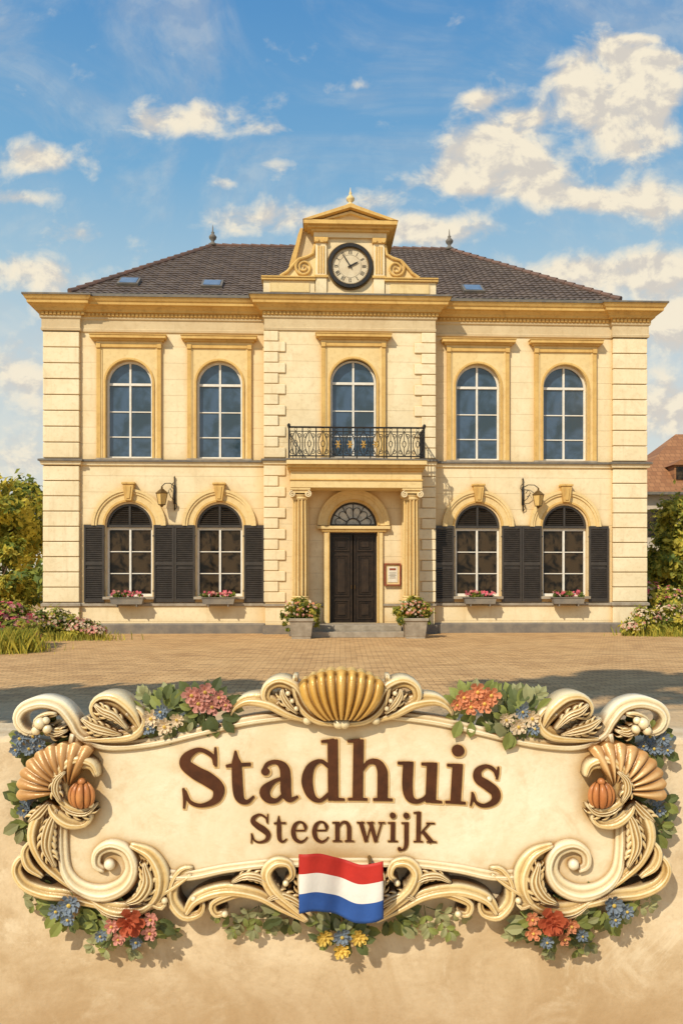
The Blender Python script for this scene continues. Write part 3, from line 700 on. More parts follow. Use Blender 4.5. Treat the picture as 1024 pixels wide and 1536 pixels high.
# ------------------------------------------------------------------ neighbour houses
def tilem(name,c1,c2):
    m_,nt,b=newmat(name); co=objc(nt); sp=nt.nodes.new('ShaderNodeTexBrick'); sp.inputs['Scale'].default_value=1
    mp=nt.nodes.new('ShaderNodeMapping'); mp.inputs['Rotation'].default_value=(pi/2,0,0)
    nt.links.new(co,mp.inputs[0]); nt.links.new(mp.outputs[0],sp.inputs[0]); sp.inputs['Brick Width'].default_value=.3; sp.inputs['Row Height'].default_value=.25; sp.inputs['Mortar Size'].default_value=.02
    sp.inputs['Color1'].default_value=(*c1,1); sp.inputs['Color2'].default_value=(*c2,1); sp.inputs['Mortar'].default_value=(*[x*.6 for x in c1],1)
    nt.links.new(sp.outputs[0],b.inputs['Base Color']); b.inputs['Roughness'].default_value=.85; return m_
def hiphouse(loc,w,d,h,rh,label,wallm,roofm,dorm=None):
    e=empty('house',loc,0,label=label,cat='house'); i_=d/2
    m=M(); m.box(0,w,0,d,0,h); m.build('wall',wallm,e)
    m=M(); o_=.4; A=[(-o_,-o_,h),(w+o_,-o_,h),(w+o_,d+o_,h),(-o_,d+o_,h)]; r1,r2=(i_,d/2,h+rh),(w-i_,d/2,h+rh)
    m.add(A+[r1,r2],[(0,1,5,4),(1,2,5),(2,3,4,5),(3,0,4),(0,3,2,1)]); m.build('roof',roofm,e)
    m=M(); m.box(-o_-.05,w+o_+.05,-o_-.12,-o_-.01,h-.12,h+.03); m.build('gutter',LEAD,e)
    for k in range(int(w//2.5)):
        for zz in (1.0,4.0):
            if zz+1.6<h: x=1.2+k*2.5; m=M(); m.box(x-.5,x+.5,-.04,.02,zz,zz+1.5); m.build('window',GLASSL,e)
    if dorm:
        x,z=dorm; yv=-o_+(z-h)/rh*(d/2+o_)
        m=M(); m.box(x-.45,x+.45,yv-.1,yv+2,z-.2,z+.8,0); m.prism([(x-.6,z+.8),(x+.6,z+.8),(x,z+1.2)],yv-.25,yv+2.5,1); m.box(x-.35,x+.35,yv-.14,yv-.09,z,z+.72,2)
        m.build('dormer',[roofm,roofm,GLASSL],e)
hiphouse((15.9,44,0),13,8.4,6.4,4.0,'pale house with orange-brown tiled hipped roof and small dormer',stucco('house_wall',(.6,.5,.4),(.5,.42,.33),0),tilem('orange_brown_tiles',(.38,.175,.075),(.28,.12,.05)),dorm=(3.0,7.2))
hiphouse((-26.5,58,0),8,9,5.0,3.0,'distant white house with slate-blue roof',WHITE,tilem('blue_tiles',(.10,.14,.20),(.08,.11,.16)))
leaves([(x,54 if x<0 else 42,1.4+random.uniform(-.3,.5),3,1.5,1.6) for x in list(range(-44,-9,3))+list(range(14,46,3))],12000,.36,[LG1,LG2],clump=.5).build('hedge',[LG1,LG2],None,fix=False)
h=D.objects['hedge']; h['kind']='stuff'; h['label']='distant line of green hedge and shrubs'; h['category']='hedge'
# ------------------------------------------------------------------ ground
SANDC1,SANDC2=(.66,.49,.29),(.52,.37,.20)
def sandc(nt,co):
    c=mixc(nt,ramp(nt,noise(nt,co,.9,8,.65,.4),.3,.7),SANDC1,SANDC2)
    c=mixc(nt,mathn(nt,'MULTIPLY',ramp(nt,noise(nt,co,5,6,.7),.5,.75),.5),c,(.42,.27,.14))
    c=mixc(nt,mathn(nt,'MULTIPLY',ramp(nt,noise(nt,co,2.3,6,.7),.52,.72),.5),c,(.74,.57,.37))
    return c
gm,nt,b=newmat('sandy_ground'); co=objc(nt); nt.links.new(sandc(nt,co),b.inputs['Base Color']); b.inputs['Roughness'].default_value=.95
bumpn(nt,b,noise(nt,co,18,8,.7),.35,.02)
m=M(); m.add([(-400,-60,-.004),(400,-60,-.004),(400,900,-.004),(-400,900,-.004)],[(0,1,2,3)]); o=m.build('ground',gm,None,fix=False); o['kind']='structure'; o['label']='sandy ground around the plaza'; o['category']='ground'
pm,nt,b=newmat('brick_paving'); co=objc(nt)
wv=nt.nodes.new('ShaderNodeVectorMath'); wv.operation='ADD'
nz=nt.nodes.new('ShaderNodeTexNoise'); nz.inputs['Scale'].default_value=1.5; nt.links.new(co,nz.inputs[0])
sc_=nt.nodes.new('ShaderNodeVectorMath'); sc_.operation='SCALE'; nt.links.new(nz.outputs['Color'],sc_.inputs[0]); sc_.inputs['Scale'].default_value=.06
nt.links.new(co,wv.inputs[0]); nt.links.new(sc_.outputs[0],wv.inputs[1])
bt=nt.nodes.new('ShaderNodeTexBrick'); nt.links.new(wv.outputs[0],bt.inputs[0]); bt.inputs['Scale'].default_value=1
bt.inputs['Brick Width'].default_value=.24; bt.inputs['Row Height'].default_value=.115; bt.inputs['Mortar Size'].default_value=.010; bt.inputs['Mortar Smooth'].default_value=.5
bt.inputs['Color1'].default_value=(.70,.43,.185,1); bt.inputs['Color2'].default_value=(.46,.26,.10,1); bt.inputs['Mortar'].default_value=(.24,.125,.048,1); bt.inputs['Bias'].default_value=-.1
c=mixc(nt,mathn(nt,'MULTIPLY',ramp(nt,noise(nt,co,.6,7,.65,.5),.4,.7),.4),bt.outputs[0],(.74,.48,.22))
mpx=nt.nodes.new('ShaderNodeMapping'); mpx.inputs['Scale'].default_value=(.35,2.2,1); nt.links.new(co,mpx.inputs[0])
c=mixc(nt,mathn(nt,'MULTIPLY',ramp(nt,noise(nt,mpx.outputs[0],2,7,.7,.4),.46,.72),.7),c,(.28,.15,.065))
sp=nt.nodes.new('ShaderNodeSeparateXYZ'); nt.links.new(co,sp.inputs[0])
edge=mathn(nt,'ADD',sp.outputs[1],mathn(nt,'MULTIPLY',mathn(nt,'SUBTRACT',noise(nt,co,1.3,7,.7),.5),3.0))
msk=ramp(nt,edge,8.2,12.5)
nt.links.new(mixc(nt,msk,sandc(nt,co),c),b.inputs['Base Color']); b.inputs['Roughness'].default_value=.88
hh=mathn(nt,'SUBTRACT',mathn(nt,'MULTIPLY',noise(nt,co,18,6,.7),.5),mathn(nt,'MULTIPLY',mathn(nt,'MULTIPLY',bt.outputs[1],msk),1.0)); bumpn(nt,b,hh,.6,.02)
m=M(); m.add([(-30,2,0),(30,2,0),(30,60,0),(-30,60,0)],[(0,1,2,3)]); o=m.build('paving',pm,None,fix=False); o['kind']='structure'; o['label']='tan brick paving of the plaza'; o['category']='paving'
# ------------------------------------------------------------------ garden wall carrying the sign
SY=2.9; KS=SY/3.7; SZ=1.7*(1-KS)
pw_,nt,b=newmat('parchment_plaster'); co=objc(nt)
sp=nt.nodes.new('ShaderNodeSeparateXYZ'); nt.links.new(co,sp.inputs[0])
c=mixc(nt,ramp(nt,noise(nt,co,2.0,10,.68,.9),.34,.66),(.76,.61,.41),(.54,.39,.225))
c=mixc(nt,mathn(nt,'MULTIPLY',ramp(nt,noise(nt,co,9,10,.78),.46,.70),.55),c,(.45,.31,.17))
c=mixc(nt,mathn(nt,'MULTIPLY',ramp(nt,noise(nt,co,4.1,9,.75,.8),.52,.68),.6),c,(.82,.69,.49))
c=mixc(nt,mathn(nt,'MULTIPLY',ramp(nt,noise(nt,co,45,8,.75),.5,.8),.4),c,(.36,.24,.13))
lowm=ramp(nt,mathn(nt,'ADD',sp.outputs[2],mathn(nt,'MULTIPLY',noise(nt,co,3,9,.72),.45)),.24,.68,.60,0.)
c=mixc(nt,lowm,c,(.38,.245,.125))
nt.links.new(c,b.inputs['Base Color']); b.inputs['Roughness'].default_value=.9; b.inputs['Specular IOR Level'].default_value=.15
bumpn(nt,b,noise(nt,co,22,9,.68),.4,.010)
m=M(); top=[]
for i in range(161):
    x=5-10*i/160; top.append((x,1.110+.008*sin(x*3.1)+.006*sin(x*9.7+1)+random.uniform(-.005,.005)))
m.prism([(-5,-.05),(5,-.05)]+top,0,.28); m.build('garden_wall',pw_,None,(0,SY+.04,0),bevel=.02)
gw=D.objects['garden_wall']; gw['label']='low mottled parchment-coloured plaster wall carrying the ornate sign'; gw['category']='wall'
# ------------------------------------------------------------------ SIGN
SC=324.3
def U(px,py): return ((px-512)/SC,(1419.3-py)/SC)
def scaled(e): e.scale=(KS,KS,KS); return e
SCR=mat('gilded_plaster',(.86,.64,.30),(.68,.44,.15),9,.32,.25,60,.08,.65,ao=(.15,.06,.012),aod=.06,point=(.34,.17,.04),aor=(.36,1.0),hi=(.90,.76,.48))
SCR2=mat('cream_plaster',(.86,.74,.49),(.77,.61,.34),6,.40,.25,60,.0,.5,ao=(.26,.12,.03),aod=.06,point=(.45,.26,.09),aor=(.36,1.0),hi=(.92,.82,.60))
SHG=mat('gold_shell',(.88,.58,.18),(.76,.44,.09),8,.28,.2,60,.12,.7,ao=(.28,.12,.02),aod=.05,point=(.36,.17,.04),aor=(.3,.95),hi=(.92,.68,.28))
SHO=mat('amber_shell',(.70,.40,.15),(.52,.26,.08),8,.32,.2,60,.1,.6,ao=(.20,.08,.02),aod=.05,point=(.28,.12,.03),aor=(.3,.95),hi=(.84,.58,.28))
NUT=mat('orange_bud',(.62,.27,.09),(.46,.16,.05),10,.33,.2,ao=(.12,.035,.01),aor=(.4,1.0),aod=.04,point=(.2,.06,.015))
PANEL,nt,b=newmat('sign_panel'); co=objc(nt)
c=mixc(nt,ramp(nt,noise(nt,co,2.4,9,.66,.6),.34,.66),(.88,.78,.57),(.77,.63,.41))
c=mixc(nt,mathn(nt,'MULTIPLY',ramp(nt,noise(nt,co,9,9,.74),.48,.72),.45),c,(.61,.44,.23))
c=mixc(nt,mathn(nt,'MULTIPLY',ramp(nt,noise(nt,co,4,9,.72,1.),.53,.70),.35),c,(.58,.41,.20))
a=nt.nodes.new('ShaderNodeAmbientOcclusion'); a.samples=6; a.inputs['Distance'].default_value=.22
c=mixc(nt,ramp(nt,a.outputs['AO'],.45,1.0),(.50,.31,.12),c)  # occlusion shade beside the frame, painted into the panel colour
nt.links.new(c,b.inputs['Base Color']); b.inputs['Roughness'].default_value=.8; bumpn(nt,b,noise(nt,co,35,7,.65),.35,.006)
LET=mat('brown_lettering',(.095,.030,.010),(.055,.018,.007),14,.5,.15)
LSHADOW=mat('letter_drop_shadow',(.74,.50,.23),(.62,.39,.16),14,.5,.15)  # tan layer behind the letters, offset as their painted drop shadow
sign=scaled(empty('sign',(0,SY,SZ),0,label='ornate gilded baroque cartouche sign reading Stadhuis Steenwijk',cat='sign'))
def cr(P,step=5):
    P=[np.array(p,float) for p in P]; out=[]
    Q=[2*P[0]-P[1]]+P+[2*P[-1]-P[-2]]
    for i in range(1,len(Q)-2):
        n=max(2,int(np.linalg.norm(Q[i+1][:2]-Q[i][:2])/step))
        for k in range(n):
            t=k/n; out.append(.5*((2*Q[i])+(Q[i+1]-Q[i-1])*t+(2*Q[i-1]-5*Q[i]+4*Q[i+1]-Q[i+2])*t*t+(3*Q[i]-Q[i-1]-3*Q[i+1]+Q[i+2])*t**3))
    out.append(P[-1]); return out
def scroll(m,pts,y=-.03,h=.9,mi=0,mir=False,groove=.22,mode='ridge',leafy=0,back=.05,step=4.5,side=(-1,1)):
    Q=cr(pts,step); k=len(Q); K=17; v=[]
    lob=[]; dist=0; nxt=6
    for j in range(k):
        a=Q[max(0,j-1)][:2]; b_=Q[min(k-1,j+1)][:2]; d=b_-a; d/=np.linalg.norm(d)+1e-9; n=np.array([-d[1],d[0]])
        if j: dist+=np.linalg.norm(Q[j][:2]-Q[j-1][:2])
        w=max(.8,Q[j][2])
        if leafy and dist>nxt and w>4.0: lob.append((Q[j][:2].copy(),d.copy(),n.copy(),w)); nxt=dist+w*.95+2
        def pt(t,o):
            p=Q[j][:2]+n*w*t; px=1024-p[0] if mir else p[0]; u,vv=U(px,p[1]); return (u,o,vv)
        for i in range(K):
            t=-1+2*i/(K-1); r=math.sqrt(max(0,1-t*t))
            if mode=='ridge': o=r*(1-groove+groove*cos(3*pi*t))
            elif mode=='step': o=r**.7*(.50+.50*(1/(1+math.exp(-(t+.1)*10))))-.14*math.exp(-((t+.28)/.12)**2)-.10*math.exp(-((t-.35)/.10)**2)
            else: o=r
            v.append(pt(t,y-h*w/SC*o))
        for t in(1,-1): v.append(pt(t,back))
    T=K+2; f=[]
    for j in range(k-1):
        for i in range(T): f.append((j*T+i,j*T+(i+1)%T,(j+1)*T+(i+1)%T,(j+1)*T+i))
    f+=[tuple(range(T)),tuple((k-1)*T+i for i in range(T))]
    m.add(v,f,mi)
    for p,d,n,w in lob:
        for s in side:
            q0=p+n*s*w*.35; q1=p+n*s*w*.95+d*w*.45; q2=p+n*s*w*1.40+d*w*1.2; q3=p+n*s*w*1.35+d*w*1.8
            scroll(m,[(*q0,w*.32),(*q1,w*.44),(*q2,w*.26),(*q3,w*.04)],y=y+.004,h=.9,mi=mi,mir=mir,mode='round',step=3.5,back=back)
TOP=[(118,1104),(145,1112),(180,1116),(230,1111),(300,1096),(370,1080),(440,1071),(512,1068)]
BOT=[(512,1291),(400,1293),(340,1300),(285,1310),(200,1322),(140,1328),(112,1312),(102,1280),(100,1230),(104,1170),(112,1130)]
tp=[tuple(p[:2]) for p in cr([(a,b,0) for a,b in TOP],12)]; bp=[tuple(p[:2]) for p in cr([(a,b,0) for a,b in BOT],12)]
left=bp+tp
poly=left+[(1024-x,y) for x,y in left[::-1]][1:-1]
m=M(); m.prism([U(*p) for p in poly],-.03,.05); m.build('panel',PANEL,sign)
m=M()
for mir in(False,True):
    X_=lambda pts,**k: scroll(m,pts,mir=mir,mode='step',**k)
    X_([(62,1090,4),(52,1098,5),(38,1092,7),(31,1076,8),(41,1060,9),(68,1052,10),(95,1059,10),(113,1079,10),(128,1101,10),(165,1115,9),(230,1111,8),(300,1096,7),(370,1080,7),(440,1071,7),(516,1066,7)],mi=1)
    X_([(118,1098,8),(112,1130,8),(104,1170,8),(100,1220,8),(99,1268,8),(105,1303,9),(126,1326,11),(160,1334,13),(190,1322,13),(203,1298,12),(194,1273,11),(171,1264,10),(152,1274,8),(150,1292,7),(162,1300,5)],mi=1,y=-.040,h=1.0)
    X_([(200,1285,6),(235,1304,9),(285,1309,8),(340,1299,7),(400,1292,7),(455,1290,7),(516,1290,7)],mi=1,y=-.031)
    u,vv=U(1024-170 if mir else 170,1290); m.ball(u,-.050,vv,9/SC,1)
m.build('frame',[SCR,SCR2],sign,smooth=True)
L=[
([(292,1297,3),(276,1301,6),(263,1320,8),(262,1346,9),(280,1367,9),(302,1364,6),(306,1348,5),(294,1342,4)],-.035,'step',0),
([(280,1366,5),(298,1342,9),(340,1329,10),(388,1336,9),(425,1356,7),(460,1376,3)],-.04,'step',0),
([(372,1334,3),(345,1338,7),(322,1350,6),(326,1365,5),(340,1363,4)],-.045,'step',0),
([(462,1374,3),(436,1352,8),(410,1328,10),(401,1304,9),(414,1288,8),(434,1290,6),(440,1306,5),(430,1317,4)],-.05,'step',0),
([(478,1358,2),(458,1338,7),(452,1312,6),(456,1295,2)],-.045,'ridge',1),
([(400,1345,2),(420,1336,6),(446,1346,6),(468,1366,2)],-.055,'ridge',1),
([(350,1318,2),(372,1308,6),(398,1314,6),(420,1338,5),(432,1356,2)],-.048,'ridge',1),
([(200,1262,4),(230,1276,9),(246,1304,12),(243,1334,10),(228,1352,7),(214,1344,4)],-.05,'step',0),
([(196,1346,3),(216,1336,8),(228,1314,9),(222,1286,3)],-.075,'ridge',1),
([(128,1334,4),(175,1356,12),(216,1354,11),(242,1336,7),(266,1322,5),(290,1306,2)],-.045,'step',0),
([(146,1348,2),(172,1362,7),(204,1364,7),(230,1352,2)],-.06,'ridge',1),
([(225,1345,3),(246,1352,6),(252,1342,4)],-.055,'step',0),
([(52,1278,4),(38,1284,7),(32,1300,8),(44,1320,9),(72,1332,10),(108,1337,10),(150,1348,8),(188,1360,4)],-.045,'step',0),
([(84,1195,5),(68,1222,13),(62,1252,13),(74,1284,10),(96,1308,7),(120,1330,3)],-.05,'step',0),
([(96,1205,2),(84,1232,8),(80,1262,8),(92,1292,2)],-.080,'ridge',1),
([(58,1252,3),(46,1270,6),(52,1292,7),(72,1308,3)],-.06,'step',0),
([(154,1158,4),(146,1141,8),(124,1137,12),(105,1153,14),(102,1177,13),(114,1196,10),(134,1204,7),(146,1198,4)],-.085,'step',0),
([(112,1148,2),(100,1160,5),(98,1176,6),(106,1192,2)],-.125,'ridge',1),
([(82,1196,3),(92,1212,9),(112,1226,10),(134,1228,6),(142,1216,5),(134,1210,4)],-.07,'step',0),
([(98,1190,3),(116,1206,7),(138,1210,6),(152,1200,2)],-.09,'ridge',1),
([(84,1196,5),(66,1216,8),(52,1226,2)],-.07,'ridge',1),
([(130,1106,3),(168,1102,9),(204,1096,11),(219,1078,9),(208,1062,6),(197,1068,4)],-.05,'step',0),
([(216,1090,4),(202,1066,11),(180,1048,12),(158,1046,9),(147,1058,7),(153,1072,6),(166,1069,4)],-.06,'step',0),
([(200,1088,2),(182,1070,6),(164,1062,6),(152,1052,2)],-.10,'ridge',1),
([(190,1098,2),(168,1092,7),(148,1086,7),(130,1074,2)],-.075,'ridge',1),
([(92,1068,3),(78,1070,6),(64,1078,6),(62,1090,3)],-.06,'step',0),
([(58,1084,2),(76,1088,6),(92,1096,6),(108,1092,2)],-.07,'ridge',1),
]
L2=[
([(348,1070,2),(354,1058,5),(374,1047,9),(406,1050,12),(434,1064,11),(462,1076,6)],-.05,'step',0),
([(474,1078,4),(458,1054,10),(444,1030,11),(421,1020,9),(403,1029,8),(401,1046,7),(415,1053,5),(423,1043,4)],-.06,'step',0),
([(448,1066,2),(434,1052,6),(426,1038,5),(426,1030,2)],-.085,'ridge',1),
([(444,1010,3),(444,1030,6),(454,1056,8),(478,1075,8),(516,1080,7)],-.068,'step',0),
]
for mir in(False,True):
    for LL,nm in((L,'scrollwork'),(L2,'crest_scroll')):
        m=M()
        for p,y,mode,lf in LL:
            scroll(m,p,y=y,mir=mir,h=.95,mode=mode,leafy=lf)
            if p[-1][2]>=4 and mode=='step':
                px,py,w_=p[-1]; u,vv=U(1024-px if mir else px,py); m.ball(u,y-.012,vv,w_*1.25/SC)
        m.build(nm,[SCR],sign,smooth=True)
def shell(m,cx,cy,R,a0,a1,ribs,y,out,asp=1.,mir=False,mi=0,bowl=False):
    nt_=ribs*10; nr=14; v=[]
    for i in range(nt_+1):
        F=-1+2*i/nt_; a=math.radians(a0+(a1-a0)*i/nt_); ph=abs(sin(pi*ribs*i/nt_))
        for j in range(nr+1):
            s=j/nr
            if bowl:
                bx,by=cx+26*F,1076-3*(1-F*F); tx=cx+62*math.copysign(abs(F)**.9,F); ty=1022-20*(1-abs(F)**2.2)-3.5*ph
                px=bx+(tx-bx)*(s**.75)+7*F*sin(pi*s); py=by+(ty-by)*s
            else:
                r=(.12+.88*s)*R*(1+.06*ph*s); px=cx+r*sin(a); py=cy-r*cos(a)*asp
            if mir: px=1024-px
            u,vv=U(px,py)
            if bowl: o=out*(.35+.65*sin(pi*min(1,.12+s*.72)))*(.70+.30*ph**.7)*(1-.35*F*F)+(.018 if s>.93 else 0)
            else: o=out*(sin(pi*min(1,.12+s*.80))**.7)*(.66+.34*ph**.7)+.008
            v.append((u,y-o,vv))
    f=[(i*(nr+1)+j,i*(nr+1)+j+1,(i+1)*(nr+1)+j+1,(i+1)*(nr+1)+j) for i in range(nt_) for j in range(nr)]
    m.add(v,f,mi)
    for i in range(nt_):
        p=v[i*(nr+1)+nr]; q=v[(i+1)*(nr+1)+nr]; m.add([p,q,(q[0],y+.04,q[2]),(p[0],y+.04,p[2])],[(0,1,2,3)],mi)
    for e_ in(0,nt_):
        for j in range(nr):
            p=v[e_*(nr+1)+j]; q=v[e_*(nr+1)+j+1]; m.add([p,q,(q[0],y+.04,q[2]),(p[0],y+.04,p[2])],[(0,1,2,3)],mi)
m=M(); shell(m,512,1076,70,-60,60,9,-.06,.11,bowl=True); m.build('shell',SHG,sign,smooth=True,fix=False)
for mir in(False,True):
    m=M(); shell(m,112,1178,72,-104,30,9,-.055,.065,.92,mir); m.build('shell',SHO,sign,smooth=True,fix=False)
    # small ribbed bud
    m=M(); cx,cy=134,1184
    for dx,rr in((0,10),(-9,9),(9,9),(-16,6.5),(16,6.5)):
        P=[];R=[]
        for i in range(11):
            t=-1+2*i/10; px=cx+dx*math.sqrt(max(0,1-t*t*.85)); py=cy+t*19; px=1024-px if mir else px
            u,vv=U(px,py); P.append((u,-.095-(.035-abs(dx)*.0013)*math.sqrt(max(0,1-t*t)),vv)); R.append(max(.004,rr*.62*math.sqrt(max(.03,1-t*t))/SC))
        m.tube(P,R,10)
    u,vv=U(1024-cx if mir else cx,cy-20); m.ball(u,-.105,vv,6/SC)
    m.build('bud',NUT,sign,smooth=True)
    for (cx,cy,r) in((72,1080,9),(82,1088,7),(66,1090,7),(80,1076,6),(434,1036,4),(440,1047,4),(446,1058,4)):
        m=M(); u,vv=U(1024-cx if mir else cx,cy); m.ball(u,-.09,vv,r/SC); m.build('pearl',SCR,sign,smooth=True)
# ---- lettering
GL={
'S':(92,[[(80,98,8),(76,120,13),(48,138,13),(19,124,22),(14,104,29),(36,82,34),(62,64,36),(84,40,30),(76,12,20),(44,1,12),(18,12,11),(8,40,8)],[(84,141,5),(83,120,9),(82,94,7)],[(5,46,7),(6,20,9),(3,-3,5)]],[]),
't':(62,[[(25,130,5),(25,112,16),(26,92,24),(26,34,25),(31,10,20),(46,3,13),(62,16,6)],[(2,93,8),(20,95,11),(58,95,11)]],[]),
'a':(88,[[(14,80,10),(24,94,13),(44,98,14),(60,84,23),(63,60,25),(63,22,25),(72,4,15),(90,12,6)],[(64,60,8),(36,50,13),(15,28,25),(22,8,20),(42,4,13),(62,24,9)]],[(18,76,10)]),
'd':(96,[[(64,84,13),(44,98,12),(22,84,20),(13,50,27),(22,14,20),(42,1,12),(64,18,12)],[(72,151,25),(72,75,25),(72,1,25)],[(46,146,7),(62,147,10),(76,150,8)],[(72,5,12),(84,4,10),(98,3,7)]],[]),
'h':(102,[[(22,151,25),(22,75,25),(22,1,25)],[(-3,146,7),(10,147,10),(26,150,8)],[(26,68,8),(44,94,13),(64,96,18),(76,78,24),(78,50,25),(78,1,25)],[(0,4,8),(22,5,10),(44,4,8)],[(57,4,8),(78,5,10),(101,4,8)]],[]),
'u':(100,[[(22,99,25),(22,40,25),(28,12,21),(44,2,14),(62,10,11),(72,26,10)],[(76,99,25),(76,50,25),(76,1,25)],[(-2,95,8),(10,95,10),(26,97,7)],[(52,95,8),(64,95,10),(80,97,7)],[(76,5,12),(90,4,10),(102,3,7)]],[]),
'n':(102,[[(22,99,25),(22,50,25),(22,1,25)],[(-2,95,8),(10,95,10),(26,97,7)],[(26,68,8),(44,94,13),(64,96,18),(76,78,24),(78,50,25),(78,1,25)],[(0,4,8),(22,5,10),(44,4,8)],[(57,4,8),(78,5,10),(101,4,8)]],[]),
'i':(46,[[(23,99,25),(23,50,25),(23,1,25)],[(-1,95,8),(11,95,10),(27,97,7)],[(0,4,8),(23,5,10),(46,4,8)]],[(22,132,15)]),
'j':(40,[[(23,99,25),(23,50,25),(23,-10,24),(14,-34,16),(-6,-40,10)],[(-1,95,8),(11,95,10),(27,97,7)]],[(22,132,15),(-8,-34,10)]),
's':(66,[[(56,74,6),(50,90,12),(32,98,12),(14,86,18),(15,66,22),(36,52,25),(56,36,24),(56,14,18),(34,1,12),(14,8,10),(6,28,7)],[(59,99,4),(58,84,8),(57,68,6)],[(4,32,6),(5,16,8),(2,-2,4)]],[]),
'e':(82,[[(70,58,8),(71,76,20),(60,94,14),(42,99,12),(22,84,21),(13,50,26),(22,16,23),(46,1,16),(66,8,10),(80,24,6)],[(16,57,9),(70,57,9)]],[]),
'w':(124,[[(12,98,25),(40,1,22)],[(40,1,9),(64,94,9)],[(58,98,25),(86,1,22)],[(86,1,9),(112,96,9)],[(-6,96,8),(12,96,9),(30,96,8)],[(42,96,8),(60,96,9),(76,96,8)],[(96,96,8),(112,96,9),(128,96,8)]],[]),
'k':(106,[[(22,151,25),(22,75,25),(22,1,25)],[(-3,146,7),(10,147,10),(26,150,8)],[(0,4,8),(22,5,10),(44,4,8)],[(26,38,8),(76,96,9)],[(44,54,22),(86,2,26)],[(58,96,8),(76,96,9),(98,96,8)],[(62,4,8),(84,5,10),(108,4,8)]],[]),
}
def lettering(name,text,x0,x1,base,arcd,sc,depth,wf=.92,thin=.74,edge=5.5,off=1.6,sx_=1.08):
    tot=sum(GL[c][0] for c in text)*sc*sx_; gap=(x1-x0-tot)/(len(text)-1); x=x0
    def wid(w): return w*(thin if w<13 else thin+(wf-thin)*min(1,(w-13)/8))
    for ch in text:
        m=M()
        wd,st,dots=GL[ch]; cx=x+wd*sc*sx_/2; tn=(cx-512)/240.; ang=math.atan(2*arcd*tn/240); by=base+arcd*tn*tn
        for lay in(0,1):
            ew=edge if lay else 0; ox=off*sc/.63*1. if lay else 0
            def tr(a,b_):
                lx=(a-wd/2)*sc*sx_; ly=b_*sc; px=cx+lx*cos(ang)+ly*sin(ang)+ox; py=by+lx*sin(ang)-ly*cos(ang)+ox
                return U(px,py)
            for k,s_ in enumerate(st):
                Q=cr(s_,4) if len(s_)>2 else [np.array(p,float) for p in s_]
                n=len(Q); A=[];B=[]
                for j in range(n):
                    d=Q[min(n-1,j+1)][:2]-Q[max(0,j-1)][:2]; d/=np.linalg.norm(d)+1e-9; nn=np.array([-d[1],d[0]])*(wid(Q[j][2])+ew)/2
                    e_=d*(ew/2)*(-1 if j==0 else 1 if j==n-1 else 0)
                    A.append(tr(*(Q[j][:2]+nn+e_))); B.append(tr(*(Q[j][:2]-nn+e_)))
                yy_=-.03-(depth if not lay else depth*.25)-.0003*k
                m.ring(A,B,yy_,-.029,lay,False)
            for (a,b_,r) in dots:
                m.prism([tr(a+(r*.95+ew/2)*cos(2*pi*i/20),b_+(r*.95+ew/2)*sin(2*pi*i/20)) for i in range(20)],-.03-(depth+.003 if not lay else depth*.25+.003),-.029,lay)
        x+=wd*sc*sx_+gap
        m.build(name,[LET,LSHADOW],sign,fix=False)
lettering('letter','Stadhuis',276,745,1198,10,.605,.008)
lettering('letter','Steenwijk',377,652,1259,4,.300,.006,.82,.72,sx_=1.04)
# ---- flag
RF=mat('flag_red',(.52,.030,.02),(.38,.02,.015),6,.6,.15,80); WF=mat('flag_white',(.80,.76,.70),(.70,.66,.60),6,.6,.15,80); BF=mat('flag_blue',(.03,.10,.36),(.02,.07,.26),6,.6,.15,80)
FY=2.79
e=empty('flag',(0,FY,0),0,label='waving red, white and blue striped cloth flag on the sign',cat='flag')
nu,nv=40,18; v=[]; m=M()
for j in range(nv+1):
    for i in range(nu+1):
        s=i/nu;t=j/nv; px=449+125*s; py=1283+t*87+ (7*sin(2*pi*s*1.0-2.6)+ 9*s)
        v.append(((px-512)/1200*FY,-.022*sin(2*pi*s*1.25+.6+.5*t)-.004*sin(2*pi*s*3.1+2*t),1.7-(py-868)/1200*FY))
for j in range(nv):
    for i in range(nu): a=j*(nu+1)+i; m.f.append((a,a+1,a+nu+2,a+nu+1)); m.mi.append(min(2,j//6))
m.v=v; o=m.build('cloth',[RF,WF,BF],e,smooth=True,fix=False); sm=o.modifiers.new('s','SOLIDIFY'); sm.thickness=.003
for q in(-.1,.1): m=M(); m.tube([(q,.01,.70),(q,.09,.70)],.006,8); m.build('pin',BRASS,e)
